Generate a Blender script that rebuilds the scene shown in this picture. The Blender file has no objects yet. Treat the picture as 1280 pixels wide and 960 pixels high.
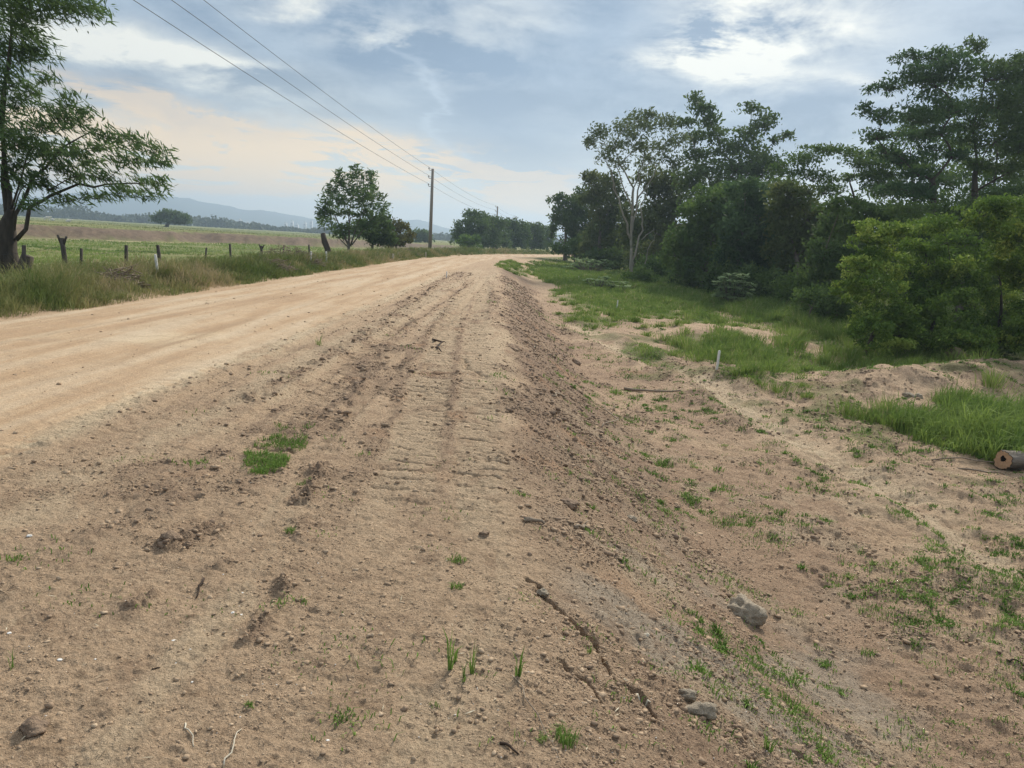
import bpy, math, random
import numpy as np
from mathutils import Matrix, Vector
rng = np.random.default_rng(7); random.seed(7)
R = math.radians
scene = bpy.context.scene
col = scene.collection

# ------------------------------------------------------------------ camera
F = 961.0; ROLL = R(3.3); CAMH = 1.65; PITCH = R(10.42)
cr, sr, cp, sp = math.cos(ROLL), math.sin(ROLL), math.cos(PITCH), math.sin(PITCH)
def ray(u, v):
    x = (u-640)/F; y = -(v-480)/F
    x, y = x*cr-y*sr, x*sr+y*cr
    return np.array([x, cp+y*sp, -sp+y*cp])
cd = bpy.data.cameras.new('camera'); cam = bpy.data.objects.new('camera', cd); col.objects.link(cam)
cd.sensor_width = 36; cd.lens = 36*F/1280; cd.clip_end = 20000; cd.clip_start = 0.05
cam.matrix_world = Matrix(((cr, -sr, 0, 0), (sr*sp, cr*sp, -cp, 0), (sr*cp, cr*cp, sp, CAMH), (0, 0, 0, 1)))
scene.camera = cam

# ------------------------------------------------------------------ noise
def _h(ix, iy, seed):
    n = (ix.astype(np.int64)*374761393 + iy.astype(np.int64)*668265263 + seed*1442695041) & 0xffffffff
    n = ((n ^ (n >> 13))*1274126177) & 0xffffffff
    n = ((n ^ (n >> 16))*2246822519) & 0xffffffff
    return ((n ^ (n >> 15)) & 0xffffff)/16777215.0
def vn(x, y, seed=0):
    x = np.asarray(x, float); y = np.asarray(y, float)
    ix = np.floor(x); iy = np.floor(y); fx = x-ix; fy = y-iy
    fx = fx*fx*fx*(fx*(fx*6-15)+10); fy = fy*fy*fy*(fy*(fy*6-15)+10)
    a = _h(ix, iy, seed); b = _h(ix+1, iy, seed); c = _h(ix, iy+1, seed); d = _h(ix+1, iy+1, seed)
    return (a+(b-a)*fx)*(1-fy)+(c+(d-c)*fx)*fy
def fbm(x, y, o=4, seed=0, g=.5):
    t = 0; a = 1; n = 0
    for k in range(o):
        c, s = math.cos(.6*k+.3), math.sin(.6*k+.3)
        t = t+a*(vn(x*c-y*s+17.3*k, x*s+y*c+9.1*k, seed+k)*2-1); n += a; a *= g
        x = x*2.03; y = y*2.03
    return t/n
def billow(x, y, o=4, seed=0, g=.5):
    t = 0; a = 1; n = 0
    for k in range(o):
        c, s = math.cos(.6*k+.3), math.sin(.6*k+.3)
        t = t+a*np.abs(vn(x*c-y*s+17.3*k, x*s+y*c+9.1*k, seed+k)*2-1); n += a; a *= g
        x = x*2.03; y = y*2.03
    return t/n
def sm(t):
    t = np.clip(t, 0, 1); return t*t*(3-2*t)
def polydist(x, y, pts):
    x = np.asarray(x, float); y = np.asarray(y, float)
    best = np.full(np.broadcast(x, y).shape, 1e9)
    for (ax, ay), (bx, by) in zip(pts[:-1], pts[1:]):
        dx, dy = bx-ax, by-ay
        t = np.clip(((x-ax)*dx+(y-ay)*dy)/(dx*dx+dy*dy), 0, 1)
        best = np.minimum(best, np.hypot(x-ax-t*dx, y-ay-t*dy))
    return best

# ------------------------------------------------------------------ terrain
def bend(y):
    y = np.asarray(y, float)
    return np.where(y > 50, np.where(y < 250, (y-50)**2/460, 40000/460+(y-250)*.87), 0)
def ridge(y): return np.interp(y, [0, 3, 5, 14, 24, 38, 60, 300], [.3, .08, -.05, -.3, -.5, -.95, -1.3, -1.4])
def drop(y): return np.interp(y, [-5, 20, 35, 60, 90, 140], [1.05, 1.05, .9, .5, .3, .25])
def slopew(y): return np.interp(y, [0, 5, 10, 30, 60, 90], [2.5, 2.3, 2.1, 2.0, 2.2, 3])
def scarp_q(x, y):
    return ((x+62)*-.913+(y-104)*.408)+7*fbm(x*.05, y*.05, 3, 40)+2.2*fbm(x*.25, y*.25, 3, 42)
def macro(x, y):
    x = np.asarray(x, float); y = np.asarray(y, float)
    s = x-bend(y)
    z = .05*np.clip(1-((s+5.7)/2.3)**2, 0, 1)
    t = (s-ridge(y))/slopew(y)
    z = z-drop(y)*(sm(t)*.65+.35*np.clip(t, 0, 1))
    z = z-.02*np.clip((s+3.4)/3.2, 0, 1)
    z = z+.05*np.exp(-((s-ridge(y)+.2)/.3)**2)*sm((y-5)/8)*(.6+.8*vn(x*0, y*.8, 27))
    z = z-.16*sm((s-2.5)/3.5)*sm((60-y)/30)
    # spoil heaps right of the ditch
    c, sn = math.cos(R(27)), math.sin(R(27))
    mx = (x-11.2)*c+(y-18.3)*sn; my = -(x-11.2)*sn+(y-18.3)*c
    z = z+.62*np.exp(-(mx/4.8)**4-(my/1.7)**2)*(1+.35*fbm(x*.8, y*.8, 3, 11))
    z = z+.38*np.exp(-((x-7.2)/2.0)**2-((y-26)/2.6)**2)
    z = z+.25*np.exp(-((x-5.6)/1.0)**2-((y-17.5)/1.4)**2)
    z = z+.3*sm((x-9)/8)*sm((60-y)/20)*sm((y-22)/5)
    # verge and low field on the left
    z = z+.2*sm((-7.9-s)/1.3)
    z = z-1.1*sm((-9.8-s)/4.5)*sm((300-y)/120) - .35*sm((-14-s)/14)*sm((300-y)/120)
    q = scarp_q(x, y)
    z = z+np.where(s < -8, 1.65*sm(q/3.6)*sm((300-y)/150)*sm((-12-s)/8), 0)
    z = z+.35*fbm(x*.03, y*.03, 3, 21)*sm((-11-s)/8)*sm((y-18)/25)
    z = z-.3*sm((y-200)/150)
    return z
CRACKS = [([(.14, 3.72), (.2, 3.55), (.33, 3.42), (.4, 3.25), (.46, 3.12), (.47, 2.98), (.58, 2.87), (.66, 2.78)], .010, .10),
          ([(.28, 2.95), (.36, 2.85), (.41, 2.76), (.43, 2.7)], .008, .05),
          ([(-.3, 9.3), (-.62, 9.9), (-.7, 10.6)], .03, .04)]
CLODL = [([(-1.02, 3.35), (-1.12, 3.85), (-1.24, 4.5), (-1.3, 5.1)], .07), ([(-1.05, 3.3), (-1.0, 2.95), (-1.08, 2.6)], .06),
         ([(-1.75, 3.75), (-1.62, 4.05), (-1.4, 4.25), (-1.25, 4.6)], .09), ([(-1.6, 3.1), (-1.5, 3.4), (-1.38, 3.65)], .07),
         ([(-1.3, 5.1), (-1.55, 7), (-1.8, 10), (-2.1, 16)], .12), ([(-1.25, 2.35), (-1.1, 2.5), (-.95, 2.7)], .09),
         ([(-2.6, 7), (-2.5, 10), (-2.55, 16), (-2.9, 30)], .2),
         ([(-1.4, 9.5), (-1.5, 15), (-1.9, 28), (-2.4, 40)], .18), ([(-.6, 16), (-.8, 24), (-1.4, 36)], .1)]
def tracks(x, y):
    s = x-bend(y)
    w = .03*fbm(x*1.1, y*1.1, 2, 77)
    c = np.interp(y, [3, 5, 8, 13, 25, 40], [-.32, -.40, -.6, -.92, -1.35, -1.8])+w
    h = 0
    for off, hw in ((-.29, .23), (.24, .22), (-1.35, .2)):
        across = np.clip((hw-np.abs(s-c-off+.05*fbm(x*3, y*5, 3, 28)))/.05, 0, 1)
        ph = (y+.10*(s-c)+.07*fbm(x*2, y*2, 3, 5)+.03*fbm(x*9, y*9, 2, 6))/.205
        saw = (ph % 1.0); across = across*(.55+.6*_h(np.floor(ph), np.floor(ph)*0+off*10, 3))
        prof = np.where(saw < .7, .2+saw*.8, 0)-1.2*np.exp(-((saw-.86)/.085)**2)
        h = h+across*(-.012+.021*prof)
    m = sm((y-4.0)/2.2)*sm((34-y)/12)*(.6+.4*sm((vn(x*1.3, y*.6, 31)-.2)/.35))
    return h*m*2.1
def wheel(x, y):
    s = x-bend(y)
    h = 0
    for c0, hw, d in ((-2.1, .16, .025), (-3.0, .14, .018), (-1.45, .12, .018)):
        c = c0+.12*np.sin(y*.13+c0)
        e = (np.abs(s-c)-hw)
        h = h-d*np.clip(-e/.05, 0, 1)+d*.8*np.exp(-(e/.06)**2)
    return h*sm((y-4)/4)*sm((45-y)/20)
def masks(x, y):
    s = x-bend(y)
    n = fbm(x*.6, y*.6, 4, 3); n2 = fbm(x*2.2, y*2.2, 4, 8); n3 = fbm(x*6, y*6, 3, 14)
    t = (s-ridge(y))/slopew(y)
    dark = sm((t+.03+.16*n2+.12*n)/.22)*sm((1.15-t+.35*n)/.5)
    dark = dark*(.35+.65*sm((y-4.5+1.2*n)/4))*sm((70-y)/25)*(.85+.6*n2)
    dark = np.clip(dark, 0, .8)
    trackp = np.exp(-(polydist(x, y, [(3.6, 18.5), (4.1, 16), (4.4, 13), (4.6, 11.3)])/.42)**2)*sm((n3+.5)/.5)
    for pts, w in CLODL:
        dark = np.maximum(dark, .7*np.exp(-(polydist(x, y, pts)/(w*.8))**2)*sm((vn(x*5, y*5, 61)-.35)/.35))
    dark = np.maximum(dark, .45*sm((n2*.5+n*.5-.12)/.3)*sm((s+3.2)/.6)*sm((40-y)/20))
    pale = .8*np.exp(-(polydist(x, y, [(2.2, 26), (2.9, 21), (4.3, 16.2), (4.6, 11.6), (4.9, 9.4), (5.1, 7), (5, 4)])/.5)**2)*sm((n2+.45)/.5)
    pale = np.maximum(pale, .95*np.exp(-((s+3.42+.12*n-.1*np.sin(y*.7))/(.13+.05*vn(y*1.3, x*0, 4)))**2)*sm((n3+.45)/.4)*sm((45-y)/15))
    pale = np.maximum(pale, .9*sm((n*.5+fbm(x*1.5, y*.5, 3, 90)*.5-.12)/.3)*np.exp(-((x+5.3)/1.3)**2-((y-11)/2.8)**2))
    trk = np.interp(y, [3, 5, 8, 13, 25, 40], [-.32, -.40, -.6, -.92, -1.35, -1.8])
    strip = (sm((.27-np.abs(s-trk+.29+.05*n3+.04*n2))/.1)+sm((.26-np.abs(s-trk-.24+.05*n3-.04*n2))/.1))*sm((n2+fbm(x*1.3, y*.5, 3, 29)+.45)/.4)
    pale = np.maximum(pale, .38*strip*sm((y-3.5)/2)*sm((35-y)/10)*sm((n2+.6)/.5))
    pale = np.maximum(pale, .95*trackp)
    dark = dark*(1-.8*trackp)
    lane = fbm(s*3.4+.3*n, y*.11, 3, 96)+.35*n2
    dark = np.maximum(dark, .62*sm((lane-.10)/.25)*sm((s+3.3)/.4)*sm((.2-s)/.4)*sm((y-3)/5)*sm((60-y)/25)*(1-.85*strip))
    pale = np.maximum(pale, .45*sm((-lane-.08)/.25)*sm((s+3.3)/.4)*sm((.2-s)/.4)*sm((60-y)/25))
    dark = np.maximum(dark, .5*sm((n2*.9+.7*n+.12)/.5)*sm((s-.25)/.8)*sm((40-y)/15))
    pale = np.maximum(pale, .4*sm((n2-.05)/.4)*sm((s-.0)/1)*sm((14-y)/6))
    dark = dark*(1-.5*np.clip(strip, 0, 1)*sm((y-3.5)/1))
    return s, n, n2, n3, t, dark, pale
def greenpatch(x, y):
    g = np.zeros(np.broadcast(x, y).shape)
    for cx, cy, rx, ry, h, d in PATCH:
        e = ((x-cx)/rx)**2+((y-cy)/ry)**2
        g = np.maximum(g, sm((1.3-e+.6*fbm(x*.9, y*.9, 3, 33))/.8)*min(1, d))
    return g
def at(u, v, zoff=0):
    """point of the terrain seen along a bearing (march along the ray)"""
    r = ray(u, v); o = np.array([0, 0, CAMH]); t = np.exp(np.linspace(0, math.log(2500), 3500))
    P = o+r*t[:, None]
    hit = np.nonzero(P[:, 2] <= macro(P[:, 0], P[:, 1])+zoff)[0]
    return P[hit[0]] if len(hit) else P[-1]
def dirp(u, v, d):
    r = ray(u, v); return np.array([0, 0, CAMH])+r*(d/r[1])

def epatch(u, v, ru, rv, h, d):
    p = at(u, v); D = p[1]; Hc = CAMH-p[2]
    return (p[0], p[1], ru*D/F, min(rv*D*D/(Hc*F), 14), h, d)
PATCH = [epatch(*a) for a in [
    (690, 338, 30, 8, .18, .8), (715, 346, 40, 9, .25, 1), (770, 356, 60, 10, .3, 1), (830, 366, 40, 10, .3, 1), (745, 375, 55, 12, .16, .8),
    (800, 385, 50, 9, .2, .9), (850, 380, 40, 8, .25, .8), (880, 400, 24, 5, .25, .9), (735, 400, 36, 7, .14, .7), (806, 441, 30, 12, .25, 1),
    (880, 440, 42, 12, .3, 1), (935, 440, 42, 12, .35, 1), (960, 390, 55, 13, .5, 1), (1005, 400, 55, 14, .6, 1), (1040, 415, 45, 12, .55, 1),
    (1000, 462, 60, 12, .16, .75), (930, 470, 40, 8, .12, .5), (1100, 400, 60, 10, .3, .8), (1210, 550, 80, 28, .7, 1), (1290, 545, 80, 36, .7, 1), (1150, 535, 36, 14, .35, .8),
    (1270, 440, 60, 6, .14, .4), (1130, 447, 40, 6, .14, .4), (640, 333, 18, 5, .15, .6)]]

def ground_z(x, y, full=True):
    s, n, n2, n3, t, dark, pale = masks(x, y)
    z = macro(x, y)
    near = sm((60-y)/30)
    shoulder = sm((s+3.9)/.4)
    z = z+near*shoulder*(.022*n+.012*n2)+tracks(x, y)+wheel(x, y)
    z = z+near*shoulder*(.010*n3+.018*(.5-billow(x*19, y*19, 3, 73, .6))*sm((14-y)/6)+.018*(.5-billow(x*5.5, y*9, 3, 74)))
    rough = dark*near
    z = z+rough*(.07*(.55-billow(x*3.1, y*3.1, 4, 50))+.05*(.5-billow(x*9, y*9, 4, 52, .6)))
    z = z+near*sm((s-.1)/.5)*(.065*(.5-billow(x*2.9, y*2.9, 5, 58, .6))+.03*(.5-billow(x*11, y*11, 3, 59))*sm((fbm(x*1.6, y*1.6, 2, 55)+.2)/.4))
    z = z+shoulder*near*(.012*(.5-billow(x*14, y*14, 3, 70))*(.4+rough*1.6))
    tk = [(2.2, 26), (2.9, 21), (4.3, 16.2), (4.6, 11.6), (4.9, 9.4), (5.1, 7), (5, 4)]
    pd = polydist(x+.25*n, y, tk); z = z-.10*np.exp(-(pd/.38)**2)+.05*np.exp(-((pd-.75)/.25)**2)*(1+n2)
    z = z+.16*np.exp(-((x-3.45-.3*n)/.3)**2-((y-15.5)/2.2)**2)
    rough2 = sm((s-2)/2)*sm((50-y)/20)
    z = z+rough2*(.09*fbm(x*1.2, y*1.2, 3, 56)+.09*(.5-billow(x*3, y*3, 5, 57, .6)))
    roadm = sm((-3.4-s)/.3)*sm((s+8)/.3)
    z = z+roadm*.012*fbm(s*2.2, y*.35, 3, 64)*near+roadm*near*.006*n2
    z = z+.022*np.exp(-((s+3.38+.1*n)/.12)**2)*near*(.5+n3)
    for rc in (-6.75, -4.95): z = z+roadm*near*(-.028*np.exp(-((s-rc-.12*np.sin(y*.09+rc)-.06*n)/.24)**2)+.016*np.exp(-((s-rc-.42-.1*n)/.12)**2))
    z = z+roadm*near*.007*(.5-billow(x*7, y*7, 3, 65))
    vg = sm((-7.8-s)/.6)
    z = z+vg*(.10*n+.05*n2)*sm((150-y)/60)
    for pts, w, d in CRACKS:
        pd = polydist(x+.05*fbm(x*11, y*11, 4, 91), y+.05*fbm(x*11, y*11, 4, 92), pts)
        z = z-d*np.exp(-(pd/w)**2)*sm((vn(x*9, y*9, 93)-.12)/.2)
    for pts, w in CLODL:
        z = z+.024*np.exp(-(polydist(x, y, pts)/(w*.7))**2)*(billow(x*16, y*16, 3, 63)*2.4-.3)*sm((vn(x*5, y*5, 61)-.35)/.3)*near
    z = z-.05*np.exp(-((x-1.14)/.075)**2-((y-2.86)/.045)**2)
    return z

# ------------------------------------------------------------------ materials
def new_mat(name):
    m = bpy.data.materials.new(name); m.use_nodes = True; nt = m.node_tree; nt.nodes.clear()
    out = nt.nodes.new('ShaderNodeOutputMaterial'); return m, nt, out
def N(nt, kind, **kw):
    n = nt.nodes.new(kind)
    for k, v in kw.items():
        if k.startswith('i_'):
            key = k[2:]; key = int(key) if key.isdigit() else key.replace('_', ' ')
            if hasattr(v, 'links') or isinstance(v, bpy.types.NodeSocket): nt.links.new(v, n.inputs[key])
            else: n.inputs[key].default_value = v
        else: setattr(n, k, v)
    return n
def MA(nt, op, a, b=0.0, c=None, clamp=False):
    n = nt.nodes.new('ShaderNodeMath'); n.operation = op; n.use_clamp = clamp
    for i, v in enumerate((a, b) if c is None else (a, b, c)):
        if isinstance(v, (int, float)): n.inputs[i].default_value = v
        else: nt.links.new(v, n.inputs[i])
    return n.outputs[0]
def MIX(nt, f, a, b):
    n = nt.nodes.new('ShaderNodeMix'); n.data_type = 'RGBA'
    for i, v in ((0, f), (6, a), (7, b)):
        if isinstance(v, (int, float)): n.inputs[i].default_value = v
        elif isinstance(v, tuple): n.inputs[i].default_value = (*v, 1)
        else: nt.links.new(v, n.inputs[i])
    return n.outputs[2]
def NOISE(nt, vec, scale, detail=4, rough=.55, dist=0):
    n = nt.nodes.new('ShaderNodeTexNoise'); n.inputs['Scale'].default_value = scale; n.inputs['Detail'].default_value = detail
    n.inputs['Roughness'].default_value = rough; n.inputs['Distortion'].default_value = dist
    nt.links.new(vec, n.inputs['Vector']); return n.outputs['Fac']
def RAMP(nt, f, a, b):   # linear remap to 0..1
    n = nt.nodes.new('ShaderNodeMapRange'); n.inputs[1].default_value = a; n.inputs[2].default_value = b
    nt.links.new(f, n.inputs[0]); return n.outputs[0]

def soil_mat():
    m, nt, out = new_mat('soil')
    pos = N(nt, 'ShaderNodeNewGeometry').outputs['Position']
    A = lambda k: N(nt, 'ShaderNodeAttribute', attribute_name=k).outputs['Fac']
    n1 = NOISE(nt, pos, 1.3, 5); n2 = NOISE(nt, pos, 9, 6, .65); n3 = NOISE(nt, pos, 60, 5, .7); n4 = NOISE(nt, pos, 260, 3, .7)
    shoulder = MIX(nt, RAMP(nt, n1, .3, .7), (.455, .33, .222), (.52, .385, .262))
    shoulder = MIX(nt, RAMP(nt, n2, .5, .72), shoulder, (.33, .235, .155))
    road = MIX(nt, RAMP(nt, n1, .3, .7), (.455, .32, .20), (.50, .365, .24))
    road = MIX(nt, MA(nt, 'MULTIPLY', RAMP(nt, n2, .55, .8), .35), road, (.36, .265, .18))
    c = MIX(nt, A('road'), shoulder, road)
    c = MIX(nt, MA(nt, 'MULTIPLY', A('red'), .6), c, MIX(nt, RAMP(nt, n2, .35, .65), (.27, .18, .125), (.385, .265, .185)))
    dk = MIX(nt, RAMP(nt, n2, .35, .7), (.19, .135, .10), (.32, .225, .16))
    dk = MIX(nt, MA(nt, 'MULTIPLY', RAMP(nt, n1, .56, .66), .55), dk, (.37, .19, .10))
    c = MIX(nt, A('dark'), c, dk)
    c = MIX(nt, A('grey'), c, (.37, .32, .255))
    c = MIX(nt, MA(nt, 'MULTIPLY', A('pale'), .85), c, (.60, .49, .34))
    gr = MIX(nt, RAMP(nt, n1, .35, .65), (.085, .125, .030), (.14, .17, .05))
    gr = MIX(nt, MA(nt, 'MULTIPLY', RAMP(nt, n2, .5, .7), .5), gr, (.20, .18, .09))
    c = MIX(nt, A('green'), c, gr)
    big = NOISE(nt, pos, .05, 6, .7)
    fld = MIX(nt, RAMP(nt, big, .35, .65), (.115, .175, .040), (.25, .24, .10))
    c = MIX(nt, A('field'), c, fld)
    c = MIX(nt, A('bank'), c, MIX(nt, RAMP(nt, n1, .35, .7), (.12, .088, .065), (.21, .155, .11)))
    notroad = MA(nt, 'SUBTRACT', 1.0, MA(nt, 'MULTIPLY', A('road'), .85))
    nf = NOISE(nt, pos, 32, 5, .62, .6); ng = NOISE(nt, pos, 18, 6, .7, 1.2); nh = NOISE(nt, pos, 3.2, 5, .6, .4)
    c = MIX(nt, MA(nt, 'MULTIPLY', MA(nt, 'MULTIPLY', RAMP(nt, nf, .56, .68), .5), notroad), c, (.17, .125, .09))
    c = MIX(nt, MA(nt, 'MULTIPLY', MA(nt, 'MULTIPLY', RAMP(nt, ng, .57, .70), .55), notroad), c, (.62, .50, .35))
    c = MIX(nt, MA(nt, 'MULTIPLY', MA(nt, 'MULTIPLY', RAMP(nt, nh, .54, .72), .6), notroad), c, (.30, .205, .14))
    mp = N(nt, 'ShaderNodeMapping'); mp.inputs['Scale'].default_value = (1.9, .14, 1); nt.links.new(pos, mp.inputs[0])
    st = NOISE(nt, mp.outputs[0], 1.0, 6, .6)
    c = MIX(nt, MA(nt, 'MULTIPLY', MA(nt, 'MULTIPLY', RAMP(nt, st, .46, .62), .75), A('road')), c, (.56, .455, .33))
    c = MIX(nt, MA(nt, 'MULTIPLY', MA(nt, 'MULTIPLY', RAMP(nt, st, .48, .34), .7), A('road')), c, (.355, .24, .15))
    c = MIX(nt, MA(nt, 'MULTIPLY', MA(nt, 'MULTIPLY', RAMP(nt, nh, .5, .68), .55), A('road')), c, (.40, .30, .205))
    # grain: crumbs of light and dark grit
    g = MIX(nt, RAMP(nt, n3, .3, .7), (.68, .66, .64), (1.27, 1.27, 1.25))
    mul = N(nt, 'ShaderNodeMix', data_type='RGBA', blend_type='MULTIPLY'); mul.inputs[0].default_value = 1
    nt.links.new(c, mul.inputs[6]); nt.links.new(g, mul.inputs[7]); c = mul.outputs[2]
    g = MIX(nt, RAMP(nt, n4, .32, .68), (.64, .62, .60), (1.33, 1.33, 1.31))
    mul = N(nt, 'ShaderNodeMix', data_type='RGBA', blend_type='MULTIPLY'); mul.inputs[0].default_value = .8
    nt.links.new(c, mul.inputs[6]); nt.links.new(g, mul.inputs[7]); c = mul.outputs[2]
    smooth = MA(nt, 'SUBTRACT', 1.0, MA(nt, 'MULTIPLY', A('road'), .65))
    h = MA(nt, 'ADD', MA(nt, 'MULTIPLY', n2, .010), MA(nt, 'ADD', MA(nt, 'MULTIPLY', n3, .006), MA(nt, 'MULTIPLY', n4, .0018)))
    b = N(nt, 'ShaderNodeBump', i_Strength=1.0, i_Distance=4.2); nt.links.new(MA(nt, 'MULTIPLY', h, smooth), b.inputs['Height'])
    bs = N(nt, 'ShaderNodeBsdfPrincipled', i_Roughness=.95); bs.inputs['Specular IOR Level'].default_value = .15
    nt.links.new(c, bs.inputs['Base Color']); nt.links.new(b.outputs[0], bs.inputs['Normal']); nt.links.new(bs.outputs[0], out.inputs[0])
    return m
def leaf_mat(name, c1, c2, c3=None, trans=.3, gloss=.25):
    """c1..c2 picked by the 'tint' value each leaf carries"""
    m, nt, out = new_mat(name)
    t = N(nt, 'ShaderNodeAttribute', attribute_name='tint').outputs['Fac']
    c = MIX(nt, t, c1, c2)
    if c3: c = MIX(nt, RAMP(nt, t, .8, 1.0), c, c3)
    bs = N(nt, 'ShaderNodeBsdfPrincipled', i_Roughness=.75); bs.inputs['Specular IOR Level'].default_value = gloss*.5
    nt.links.new(c, bs.inputs['Base Color'])
    tr = N(nt, 'ShaderNodeBsdfTranslucent'); nt.links.new(c, tr.inputs[0])
    mx = N(nt, 'ShaderNodeMixShader', i_0=trans); nt.links.new(bs.outputs[0], mx.inputs[1]); nt.links.new(tr.outputs[0], mx.inputs[2])
    nt.links.new(mx.outputs[0], out.inputs[0]); return m
def rough_mat(name, c1, c2, scale=20, bump=.01, stretch=(1, 1, 1), rough=.9, c3=None):
    m, nt, out = new_mat(name)
    tc = N(nt, 'ShaderNodeTexCoord').outputs['Object']
    mp = N(nt, 'ShaderNodeMapping'); mp.inputs['Scale'].default_value = stretch; nt.links.new(tc, mp.inputs[0])
    n = NOISE(nt, mp.outputs[0], scale, 6, .65); n2 = NOISE(nt, mp.outputs[0], scale*5, 4, .6)
    c = MIX(nt, RAMP(nt, n, .3, .7), c1, c2)
    if c3: c = MIX(nt, RAMP(nt, n2, .5, .7), c, c3)
    b = N(nt, 'ShaderNodeBump', i_Strength=1.0, i_Distance=bump)
    nt.links.new(MA(nt, 'ADD', n, MA(nt, 'MULTIPLY', n2, .4)), b.inputs['Height'])
    bs = N(nt, 'ShaderNodeBsdfPrincipled', i_Roughness=rough); bs.inputs['Specular IOR Level'].default_value = .2
    nt.links.new(c, bs.inputs['Base Color']); nt.links.new(b.outputs[0], bs.inputs['Normal']); nt.links.new(bs.outputs[0], out.inputs[0])
    return m
def clod_mat():
    m, nt, out = new_mat('clods')
    t = N(nt, 'ShaderNodeAttribute', attribute_name='tint').outputs['Fac']
    pos = N(nt, 'ShaderNodeNewGeometry').outputs['Position']
    n = NOISE(nt, pos, 120, 4, .7)
    c = MIX(nt, RAMP(nt, t, 0, .6), (.20, .145, .105), (.44, .32, .21)); c = MIX(nt, RAMP(nt, t, .6, .95), c, (.58, .46, .32)); c = MIX(nt, RAMP(nt, t, .97, .985), c, (.75, .72, .66))
    c = MIX(nt, MA(nt, 'MULTIPLY', RAMP(nt, n, .4, .7), .4), c, (.2, .14, .1))
    b = N(nt, 'ShaderNodeBump', i_Strength=1.0, i_Distance=.004); nt.links.new(n, b.inputs['Height'])
    bs = N(nt, 'ShaderNodeBsdfPrincipled', i_Roughness=.95); bs.inputs['Specular IOR Level'].default_value = .15
    nt.links.new(c, bs.inputs['Base Color']); nt.links.new(b.outputs[0], bs.inputs['Normal']); nt.links.new(bs.outputs[0], out.inputs[0])
    return m
M = dict(
    soil=soil_mat(), clod=clod_mat(),
    dark_leaf=leaf_mat('dark_leaf', (.042, .084, .026), (.120, .180, .050), trans=.35),
    mid_leaf=leaf_mat('mid_leaf', (.050, .105, .026), (.150, .225, .055), trans=.35),
    bright_leaf=leaf_mat('bright_leaf', (.034, .085, .016), (.19, .29, .05), (.34, .42, .09), trans=.3),
    grey_leaf=leaf_mat('grey_leaf', (.07, .105, .045), (.18, .225, .10), trans=.3),
    broad_leaf=leaf_mat('broad_leaf', (.13, .22, .08), (.40, .50, .26), trans=.3, gloss=.1),
    brown_leaf=leaf_mat('brown_leaf', (.07, .095, .03), (.18, .175, .07), trans=.25),
    feather_leaf=leaf_mat('feather_leaf', (.05, .10, .032), (.13, .20, .07), trans=.4),
    grass=leaf_mat('lush_grass', (.115, .195, .038), (.28, .37, .09), (.42, .39, .19), trans=.35),
    verge=leaf_mat('verge_grass', (.13, .18, .05), (.34, .31, .14), (.42, .34, .20), trans=.3),
    sprout=leaf_mat('sprout_leaf', (.10, .185, .035), (.22, .33, .08), (.30, .28, .14), trans=.35),
    litter=leaf_mat('litter', (.08, .055, .04), (.34, .27, .17), (.60, .54, .40), trans=0),
    far_leaf=leaf_mat('far_leaf', (.05, .075, .03), (.09, .11, .045), trans=.2),
    bark=rough_mat('bark', (.10, .085, .065), (.20, .17, .135), 6, .03, (1, 1, .25)),
    pale_bark=rough_mat('pale_bark', (.20, .18, .145), (.36, .33, .27), 4, .02, (1, 1, .3)),
    dark_bark=rough_mat('dark_bark', (.045, .038, .03), (.11, .09, .07), 6, .05, (1, 1, .2)),
    log_bark=rough_mat('log_bark', (.10, .08, .06), (.33, .29, .24), 9, .04, (.3, 1, 1)),
    post=rough_mat('weathered_wood', (.045, .038, .032), (.11, .095, .08), 20, .01, (1, 1, .15)),
    pole=rough_mat('pole_wood', (.22, .19, .16), (.34, .30, .26), 14, .006, (1, 1, .05)),
    white=rough_mat('white_paint', (.72, .71, .66), (.82, .81, .78), 30, .002, c3=(.60, .56, .48)),
    dirty_white=rough_mat('worn_wood', (.45, .40, .30), (.62, .57, .46), 30, .002),
    cut=rough_mat('cut_wood', (.42, .25, .14), (.55, .36, .22), 30, .004),
    dark_wood=rough_mat('rotten_wood', (.03, .022, .016), (.08, .055, .04), 30, .01),
    stick=rough_mat('stick_wood', (.16, .12, .085), (.38, .31, .23), 40, .003),
    rock=rough_mat('clay_rock', (.30, .25, .185), (.52, .44, .33), 28, .03, c3=(.36, .30, .22)),
    rock2=rough_mat('brown_clod', (.21, .15, .105), (.38, .275, .19), 30, .025),
    wire=rough_mat('wire', (.03, .03, .03), (.05, .05, .05), 5, .001, rough=.6),
    insul=rough_mat('insulator', (.25, .22, .2), (.35, .32, .3), 5, .001, rough=.4),
    hide=rough_mat('hide', (.70, .66, .58), (.82, .78, .72), 5, .01),
    hill=rough_mat('hill', (.03, .055, .045), (.06, .09, .055), .01, 2),
    tower=rough_mat('pale_render', (.55, .55, .53), (.68, .67, .64), .2, .01),
)

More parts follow.
